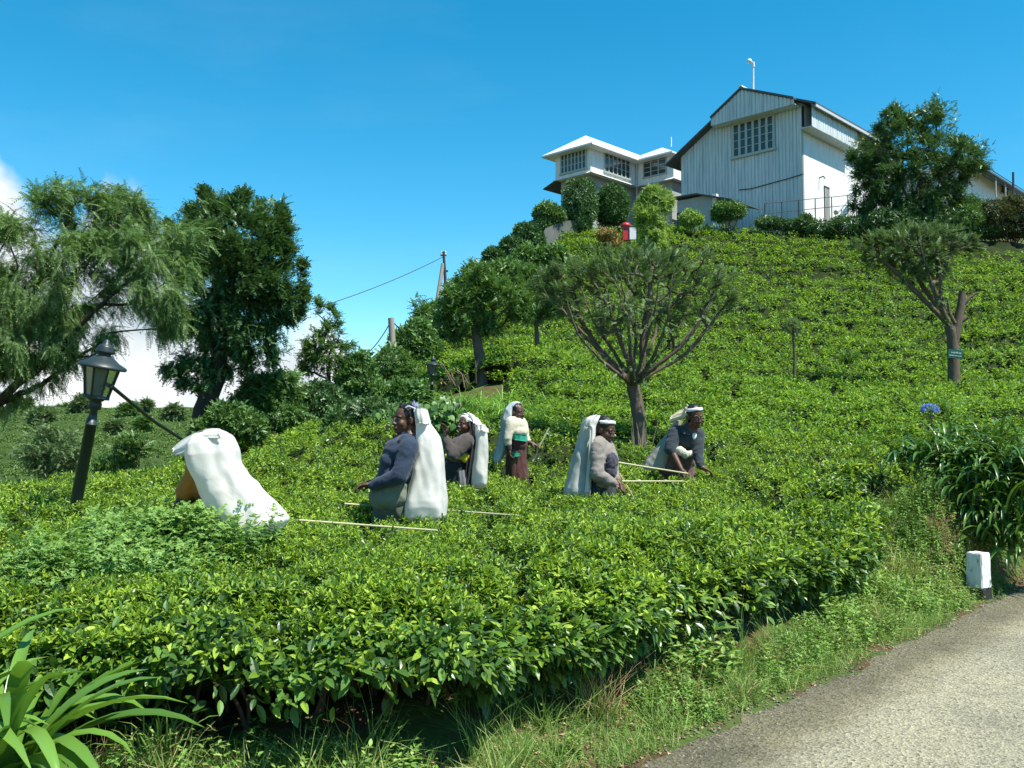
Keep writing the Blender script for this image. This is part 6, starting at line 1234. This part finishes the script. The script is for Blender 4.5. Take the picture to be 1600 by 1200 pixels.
pt = [((940, 492), (1040, 462)), ((918, 540), (1112, 492)), ((912, 590), (1143, 560)), ((928, 650), (1150, 625)), ((958, 715), (1200, 695)), ((995, 790), (1268, 765)), ((1030, 870), (1335, 830)), ((1062, 945), (1392, 895)), ((1090, 1005), (1345, 955)), ((1130, 1035), (1270, 1005))]
part('bag', loft([(z(*a, -.10), z(*b, -.10)) for a, b in pt], z, .24, seed=19, fold=.045, dmul=[.6, .8, .9, .9, .9, .95, 1, 1, .8, .5]), M_sack, k6)
mb = sheet([[z(1060, 468, -.05), z(1050, 485, -.26), z(1060, 500, -.30)], [z(1000, 470, .0), z(985, 488, -.22), z(990, 500, -.27)], [z(940, 490, .05), z(925, 520, -.16), z(935, 545, -.20)], [z(880, 520, .08), z(880, 560, -.10), z(905, 588, -.14)], [z(832, 562, .08), z(838, 580, .0), z(862, 592, -.06)]], .010, 3, .010, 21); part('hood_flap', mb, M_sack, k6)

# --- cane sticks lying on the tea
ST = 'pale sticks lying on the tea'
def stick(a, b, r, lab, m=None, sag=.0):
    mb = MB(); g = np.linspace(0, 1, 8)[:, None]; p = a + (b - a) * g; p[:, 2] -= sag * 4 * g[:, 0] * (1 - g[:, 0]); tube(mb, p, np.linspace(r, r * .75, 8), 7); whole('picking_stick', mb, m or M_cane, lab, 'stick', a, ST)
stick(P(468, 813, 6.9), P(684, 829, 6.75), .0095, 'long pale stick lying on the tea in front of the woman in navy')
stick(P(538, 787, 7.9), P(640, 795, 8.3), .009, 'pale stick poking out of the tea left of the woman in navy')
stick(P(690, 797, 8.2), P(815, 806, 7.8), .009, 'pale stick running right from the foot of the largest white sack')
stick(P(955, 721, 9.9), P(1075, 740, 10.0), .011, 'pale stick in front of the beige grey sack, ending by the bare forearm')
stick(P(972, 752, 9.2), P(1068, 752, 9.3), .010, 'level pale stick on the tea right of the hand of the woman in grey-beige')
stick(P(968, 740, 9.3), P(990, 777, 9.1), .007, 'thin orange-tinted twig slanting down beside the hand of the woman in grey-beige', plain('orange twig', (.42, .26, .10), .7))
# ------------------------------------------------------------------ verge plants
L_weed = leafmat('verge weed leaf', [(0, (.05, .10, .02)), (.4, (.09, .17, .03)), (.8, (.14, .24, .05)), (1, (.24, .30, .09))], .55, .3, .3)
L_pale = leafmat('pale mugwort leaf', [(0, (.06, .12, .028)), (.5, (.10, .19, .04)), (1, (.18, .27, .07))], .6, .25, .3, (1.1, 1.15, .7))
L_grass = leafmat('grass blade', [(0, (.06, .11, .025)), (.5, (.11, .19, .04)), (.85, (.19, .27, .07)), (1, (.36, .33, .15))], .5, .3, .3)
L_dry = leafmat('dry grass', [(0, (.09, .06, .03)), (.5, (.17, .12, .06)), (1, (.30, .23, .12))], .8, .1, .15, (1.1, 1, .7))
L_strap = leafmat('glossy strap leaf', [(0, (.024, .062, .010)), (.5, (.044, .10, .016)), (1, (.075, .15, .024))], .32, .5, .2)
def stem_plant(seed, tiers, per, base, sc):
    g = np.random.default_rng(seed); ts = []
    for i in range(tiers):
        f = (i + .4) / tiers
        for k in range(per):
            a = k * 2 * math.pi / per + i * 1.1 + g.uniform(-.4, .4); e = g.uniform(-.2, .35) + .5 * f; t = np.array([math.cos(a) * math.cos(e), math.sin(a) * math.cos(e), math.sin(e)])
            ts.append(xf(base, frames(t[None], np.array([[0, 0, 1.0]]) + .01)[0], (g.uniform(-.06, .06), g.uniform(-.06, .06), f), sc * g.uniform(.6, 1.1) * (1.1 - .5 * f)))
    return merge(ts)
LEAFW = leaf_template(w=.5, bend=.3, rows=(0, .4, .75, 1), wid=(.1, 1, .7, .03), fold=.06)
WEED = [stem_plant(200 + k, 5, 3, LEAFW, .27) for k in range(5)]
LOBED = feather(3, .24, .5, .25, 300, .75); MUG = [stem_plant(210 + k, 4, 3, LOBED, .55) for k in range(4)]
def blade_T(seed, bend):
    n = 5; V, F = [], []
    for i in range(n):
        t = i / (n - 1); w = .5 * (1 - t ** 1.6) + .02; y = bend * t * t; z = t * (1 - .35 * bend * t)
        V += [(-w, y, z), (w, y, z)]
    for i in range(n - 1): a = 2 * i; F.append((a, a + 1, a + 3, a + 2))
    return np.array(V), np.array(F)
BLADES = [blade_T(0, b) for b in (.15, .4, .75, 1.1)]
def blades(mb, pos, g, hgt, wid, mati=0, lean=.35):
    n = len(pos); R = rotbatch(n, lean, g); S = np.stack([np.full(n, wid) * g.uniform(.7, 1.3, n), hgt * g.uniform(.6, 1.25, n), hgt * g.uniform(.6, 1.2, n)], -1); k = g.integers(0, 4, n)
    for i in range(4):
        q = k == i
        if q.any(): scatter(mb, BLADES[i], pos[q], R[q], S[q], mati)
def verge_pts(n, t0, t1, g, lo=-.02, hi=1.0):
    """points between the road edge and the front of the tea; f = 0 road .. 1 tea"""
    L = g.uniform(t0, t1, n); hp_ = hl_at(L); s1 = road_s(hp_[:, 0], hp_[:, 1]); f = g.uniform(lo, hi, n); q = hp_ - RNOR * (s1 * (1 - f))[:, None]
    q = q + g.normal(0, .03, q.shape); return q[:, 0], q[:, 1], f, s1
g = np.random.default_rng(55)
# ground-hugging weeds and taller ones against the tea
mb = MB()
for n, hlo, hhi, f0, f1, thr in ((9000, .035, .085, .05, .95, .44), (6500, .08, .18, .22, 1.0, .50), (1300, .16, .34, .45, 1.1, .52)):
    x, y, f, s1 = verge_pts(n, 3.2, 17.5, g, f0, f1); pn = fbm(x * 1.6, y * 1.6, 71 + int(hhi * 100), 3); ok = (pn > thr) & (road_s(x, y) > .03); x, y, f = x[ok], y[ok], f[ok]; n = len(x)
    S = g.uniform(hlo, hhi, n) * (.6 + .4 * sstep(4.2, 6.0, y)); k = g.integers(0, 5, n); R = rotbatch(n, .35, g); pos = np.stack([x, y, ground(x, y) - .005], -1)
    for i in range(5): q = k == i; scatter(mb, WEED[i], pos[q], R[q], np.stack([S, S, S * 1.15], -1)[q], 0)
# the rough ground right of the tea end
n = 5200; x = g.uniform(2.6, 6.2, n); y = g.uniform(8.4, 11.6, n); s = road_s(x, y); e = hedge_e(x, y); ok = (s > .06) & (e < .25) & (fbm(x * 1.8, y * 1.8, 91, 3) > .36); x, y = x[ok], y[ok]; n = len(x); S = g.uniform(.06, .18, n); k = g.integers(0, 5, n)
for i in range(5): q = k == i; scatter(mb, WEED[i], np.stack([x, y, ground(x, y)], -1)[q], rotbatch(q.sum(), .35, g), S[q], 0)
tag(link('weeds', mb.mesh('weeds', [L_weed])), 'low leafy weeds covering the bank between the road and the tea', 'weeds', kind='stuff')
mb = MB()
x, y, f, s1 = verge_pts(42000, 2.6, 18.5, g, -.02, 1.1); pn = fbm(x * 1.3 + 5, y * 1.3, 81, 3); keep = (road_s(x, y) > -.05) & (g.uniform(0, 1, len(x)) < .05 + 1.1 * sstep(.46, .64, pn)) ; x, y, f = x[keep], y[keep], f[keep]
blades(mb, np.stack([x, y, ground(x, y) - .003], -1), g, .085 + .03 * 1, .0032, 0)
# tussocks
for k in range(260):
    L = g.uniform(3.4, 17.5); p = hl_at(np.array([L]))[0]; s1 = road_s(*p); f = g.uniform(.15, 1.0); q = p - RNOR * s1 * (1 - f); m = int(g.uniform(25, 60)); h = g.uniform(.08, .40) * (.5 + .7 * f); pp = np.stack([q[0] + g.normal(0, .035, m), q[1] + g.normal(0, .035, m)], -1)
    blades(mb, np.stack([pp[:, 0], pp[:, 1], ground(pp[:, 0], pp[:, 1]) - .01], -1), g, h, .0045, 0 if g.uniform() > .16 else 1, .7)
x, y, f, s1 = verge_pts(2600, 4.6, 7.2, g, .55, 1.05); q_ = fbm(x * 2, y * 2, 99, 2) > .5; blades(mb, np.stack([x, y, ground(x, y)], -1)[q_], g, .22, .0035, 1, .5)
tag(link('grass', mb.mesh('grass', [L_grass, L_dry])), 'ragged grass and dry stalks along the road verge and bank', 'grass', kind='stuff')
# dead leaves on the bare soil
x, y, f, s1 = verge_pts(5200, 3.0, 18, g, .0, 1.05); mb = MB(); R = rotbatch(len(x), .5, g); scatter(mb, LEAFS, np.stack([x, y, ground(x, y) + .008], -1), R, g.uniform(.02, .05, len(x)), 0)
tag(link('leaf_litter', mb.mesh('leaf_litter', [leafmat('dead leaf', [(0, (.08, .05, .03)), (.5, (.18, .12, .065)), (1, (.33, .26, .15))], .8, .15, .1, (1, 1, .8))])), 'brown fallen leaves scattered on the bank', 'leaf litter', kind='stuff')
# pale weeds growing through the tea at lower left
mb = MB(); n = 4200; x = g.uniform(-4.6, -1.2, n); y = g.uniform(5.15, 7.9, n); h, cl, e = canopy_h(x, y)
m = fbm(x * .9, y * .9, 120, 3) + .30 * (1 - sstep(-2.6, -1.4, x)) - .12 * sstep(6.9, 7.7, y) + .22 * np.exp(-((x + 2.05) ** 2 / .12 + (y - 6.25) ** 2 / .2)); ok = (e > .0) & (m > .64) & (g.uniform(0, 1, n) < .55) & (np.hypot(x + 1.62, y - 6.6) > .33); x, y, h, m = x[ok], y[ok], h[ok], m[ok]; n = len(x)
S = g.uniform(.10, .20, n) * (.8 + 1.2 * (m - .6)); k = g.integers(0, 4, n); pos = np.stack([x, y, ground(x, y) + h - .08], -1)
for i in range(4): q = k == i; scatter(mb, MUG[i], pos[q], rotbatch(q.sum(), .4, g), np.stack([S * .9, S * .9, S * 1.4], -1)[q], 0)
n = 330; x = -2.28 + g.normal(0, .26, n); y = 6.2 + g.normal(0, .18, n); ok = np.hypot(x + 1.62, y - 6.55) > .42; x, y = x[ok], y[ok]; n = len(x); h, _, _ = canopy_h(x, y)
k = g.integers(0, 4, n); S = g.uniform(.13, .22, n); pos = np.stack([x, y, ground(x, y) + h - .06], -1)
for i in range(4): q = k == i; scatter(mb, MUG[i], pos[q], rotbatch(q.sum(), .3, g), np.stack([S * .9, S * .9, S * 1.6], -1)[q], 0)
tag(link('pale_weeds', mb.mesh('pale_weeds', [L_pale])), 'pale feathery-leaved weeds growing through the tea at the lower left', 'weeds', kind='stuff')

# ------------------------------------------------------------------ strap-leaved plants and clumps
def strap_leaves(mb, base, n, L, w, g, arch=1.0, lean=None, elev=(.5, 1.35), mati=0, rows=9, spread=.06, az=None):
    """long arching leaves from one crown, each a folded, tapering ribbon"""
    for i in range(n):
        a = g.uniform(*az) if az else g.uniform(0, 2 * math.pi); e = g.uniform(*elev); l = L * g.uniform(.6, 1.1); ww = w * g.uniform(.75, 1.15); d = np.array([math.cos(a), math.sin(a), 0.0])
        p = np.array(base) + np.array([g.normal(0, spread), g.normal(0, spread), 0]); th = e; V = []; tw = g.uniform(-.25, .25); bend = arch * g.uniform(.6, 1.3)
        for r in range(rows):
            t = r / (rows - 1); dirv = d * math.cos(th) + UP * math.sin(th)
            if lean is not None: dirv = norm(dirv + np.array(lean) * t)
            sd = norm(np.cross(dirv, UP) + 1e-6); sd = sd * math.cos(tw * t) + np.cross(dirv, sd) * math.sin(tw * t); nn = np.cross(sd, dirv)
            x = ww / 2 * (.65 + .35 * math.sin(min(1, t * 1.6) * math.pi / 2)) * (1 - max(0, (t - .6) / .4) ** 2.2 * .97)
            V += [p - sd * x + nn * x * .35, p - nn * x * .1, p + sd * x + nn * x * .35]; p = p + dirv * l / (rows - 1); th -= bend * (.5 + 1.4 * t) * 2.2 / rows
        F = [q for r in range(rows - 1) for q in ((3 * r, 3 * r + 1, 3 * r + 4, 3 * r + 3), (3 * r + 1, 3 * r + 2, 3 * r + 5, 3 * r + 4))]; mb.add(V, F, mati, True)
g = np.random.default_rng(77)
c = np.array([-2.12, 3.85, 0.0]); c[2] = gz(c[0], c[1]); mb = MB()
for o in ((0, 0), (-.22, .12), (.12, -.14), (-.12, -.22), (-.3, -.1)): strap_leaves(mb, c + np.array([o[0], o[1], 0]), 26, 1.0, .07, g, .9, elev=(.75, 1.5), rows=11, spread=.04)
whole('strap_leaf_plant', mb, leafmat('broad bright strap leaf', [(0, (.04, .095, .016)), (.5, (.07, .15, .022)), (1, (.11, .21, .035))], .28, .55, .3), 'large plant with broad glossy strap leaves in the bottom left corner', 'plant', c)
# big dark clump over the marker post
root_c = P(1530, 735, 10.3); root_c[2] = gz(root_c[0], root_c[1]); cl_ = thing('strap_leaf_plant', 'big dark clump of arching strap leaves with a blue flower, behind the white marker post', 'plant', tuple(root_c)); mb = MB()
for (u, v, d, n) in [(1425, 722, 10.6, 42), (1462, 728, 10.4, 70), (1500, 735, 10.2, 85), (1536, 738, 10.1, 90), (1575, 742, 9.9, 85), (1610, 752, 9.8, 80), (1515, 768, 9.95, 60), (1560, 780, 9.75, 60), (1600, 800, 9.6, 55), (1640, 770, 9.6, 50), (1480, 690, 10.8, 30), (1560, 700, 10.5, 40), (1540, 815, 9.85, 45), (1580, 830, 9.7, 45), (1500, 800, 10.0, 40), (1620, 840, 9.55, 40), (1560, 858, 9.75, 34), (1595, 868, 9.6, 36), (1515, 838, 10.0, 30), (1480, 770, 10.2, 36)]:
    strap_leaves(mb, P(u, v, d), n, .66, .036, g, 1.05, lean=(-.04, -.10, -.22), elev=(.5, 1.5), spread=.09)
part('leaves', mb, L_strap, cl_)
mb = MB(); fs, ft2 = P(1458, 705, 10.5), P(1453, 640, 10.5); tube(mb, [fs, (fs + ft2) / 2 + np.array([.02, 0, 0]), ft2], [.008, .006, .005], 5); fst = part('flower_stem', mb, L_strap, cl_); mb = MB()
for i in range(46):
    dv = rnd_dirs(1, -.35, 1, g)[0]; p0 = ft2; p1 = ft2 + dv * np.array([.075, .06, .045]); tube(mb, [p0, p1], [.0025, .002], 4, 0, cap=False); R = frames(dv[None] + rnd_dirs(1, g=g) * .4, np.array([[.2, .1, 1.0]]))[0]
    for k in range(4): Rk = R @ np.array(Matrix.Rotation(k * 1.57, 3, 'Y')); mb.add(*xf((LEAFS[0], LEAFS[1]), frames((dv + Rk[:, 2] * .6)[None], Rk[:, 0][None])[0], p1, .035), 1)
part('flower_head', mb, [L_strap, leafmat('blue flower', [(0, (.08, .13, .42)), (1, (.18, .26, .62))], .6, .2, .3, (1, 1, 1))], fst)
# smaller clumps: (label, u, v, d, leaves, length, width, material)
L_bright = leafmat('bright grass leaf', [(0, (.07, .15, .03)), (.5, (.11, .22, .05)), (1, (.18, .31, .08))], .5, .3, .3)
for lab, nm, u, v, d, crowns, n, L, w, lm_, kw in [
    ('upright strap-leaved clump in front of the dark bush, left of the woman in navy', 'strap_leaf_plant', 565, 688, 13.0, 7, 34, .55, .03, L_mid, dict(elev=(.6, 1.5))),
    ('bright green grassy clump behind the women, below the dry branches', 'grass_clump', 735, 640, 16.8, 9, 70, .95, .016, L_bright, dict(elev=(.4, 1.45), arch=1.2)),
    ('drooping tuft of strap leaves on the bank under the end of the tea', 'strap_leaf_plant', 1272, 905, 8.1, 3, 45, .42, .020, L_bright, dict(elev=(-.1, 1.1), arch=1.1, lean=(.1, -.25, -.3))),
    ('small spiky tuft at the road edge', 'grass_clump', 1238, 1040, 6.55, 2, 22, .22, .014, L_strap, dict(elev=(.7, 1.5), arch=.6)),
    ('pale trailing grass on the bank in front of the tea', 'grass_clump', 1168, 930, 7.2, 3, 60, .36, .006, L_grass, dict(elev=(.3, 1.4), arch=1.2)),
    ('feathery light green grass tuft on the tea slope under the leaning pruned tree', 'grass_clump', 1475, 632, 18.5, 6, 50, .55, .014, L_bright, dict(elev=(.3, 1.4), arch=1.1)),
    ('dark strap-leaved clump beside the garden steps', 'strap_leaf_plant', 942, 398, 46.5, 6, 40, 1.3, .07, L_dark, dict(elev=(.5, 1.4), arch=1.0)),
    ('small strap-leaved tuft on the upper tea slope, left of the leaning pruned tree', 'strap_leaf_plant', 1322, 556, 27, 3, 30, .6, .03, L_mid, dict(elev=(.7, 1.5))),
    ('dark upright strap leaves in the tea between the lamp post and the bent picker', 'strap_leaf_plant', 232, 772, 8.8, 4, 16, .36, .026, L_dark, dict(elev=(.9, 1.5), arch=.5)),
    ('clump of long grass at the bottom edge, right of the large strap-leaf plant', 'grass_clump', 262, 1180, 4.1, 3, 45, .34, .008, L_grass, dict(elev=(.5, 1.5), arch=.9))]:
    c = P(u, v, d); c[2] = gz(c[0], c[1]) if d < 12 and 'drooping' not in lab and 'trailing' not in lab else max(c[2] - .25, gz(c[0], c[1])); mb = MB(); sp = L * .45
    for k in range(crowns): strap_leaves(mb, c + np.array([g.normal(0, sp), g.normal(0, sp * .5), 0]) * (1 if crowns > 3 else .5), n, L, w, g, kw.get('arch', .9), kw.get('lean'), kw['elev'], rows=6, spread=.05)
    whole(nm, mb, lm_, lab, 'plant' if nm[0] == 's' else 'grass clump', c)
# broad-leaved bush behind the women
HEART = leaf_template(w=.95, bend=.35, rows=(0, .18, .45, .75, 1), wid=(.35, .95, 1.0, .6, .03), fold=.08)
c = P(690, 655, 11.6); root = thing('broadleaf_plant', 'plant with big heart-shaped leaves behind the heads of the women at left', 'plant', (c[0], c[1], gz(c[0], c[1]))); n = 520; ps = crown_pts([(640, 640, 26, 16), (700, 640, 34, 24), (675, 665, 50, 18), (720, 660, 24, 22), (600, 648, 16, 12)], n, 11.6, g, 1.0)
mb = MB(); t = rnd_dirs(n, g=g) * np.array([1, 1, .3]) + np.array([0, -.4, -.7]); R = frames(t, np.array([0, -.5, 1.0]) + rnd_dirs(n, g=g) * .4); scatter(mb, HEART, ps, R, g.uniform(.05, .10, n), 0, True); part('leaves', mb, L_mid, root)
mb = MB()
for k in range(16): q = ps[k * 26]; tube(mb, [c * np.array([1, 1, 0]) + np.array([g.normal(0, .15), g.normal(0, .1), gz(c[0], c[1])]), (q + c) / 2 + rnd_dirs(1, g=g)[0] * .05 - UP * .2, q], [.012, .008, .004], 5, cap=False)
part('stems', mb, M_twig, root)
# twiggy bare stems by the trunk of the wide pruned tree
mb = MB(); c = P(1006, 700, 13.4); c[2] = gz(c[0], c[1])
for k in range(11): e = c + np.array([g.normal(0, .2), g.normal(0, .1), g.uniform(.7, 1.15)]); m = (c + e) / 2 + rnd_dirs(1, g=g)[0] * .07; tube(mb, [c + rnd_dirs(1, g=g)[0] * .05, m, e], [.011, .008, .003], 4, cap=False)
whole('bare_twigs', mb, M_deadtwig, 'thin bare twigs sprouting beside the trunk of the wide pruned tree', 'twigs', c)
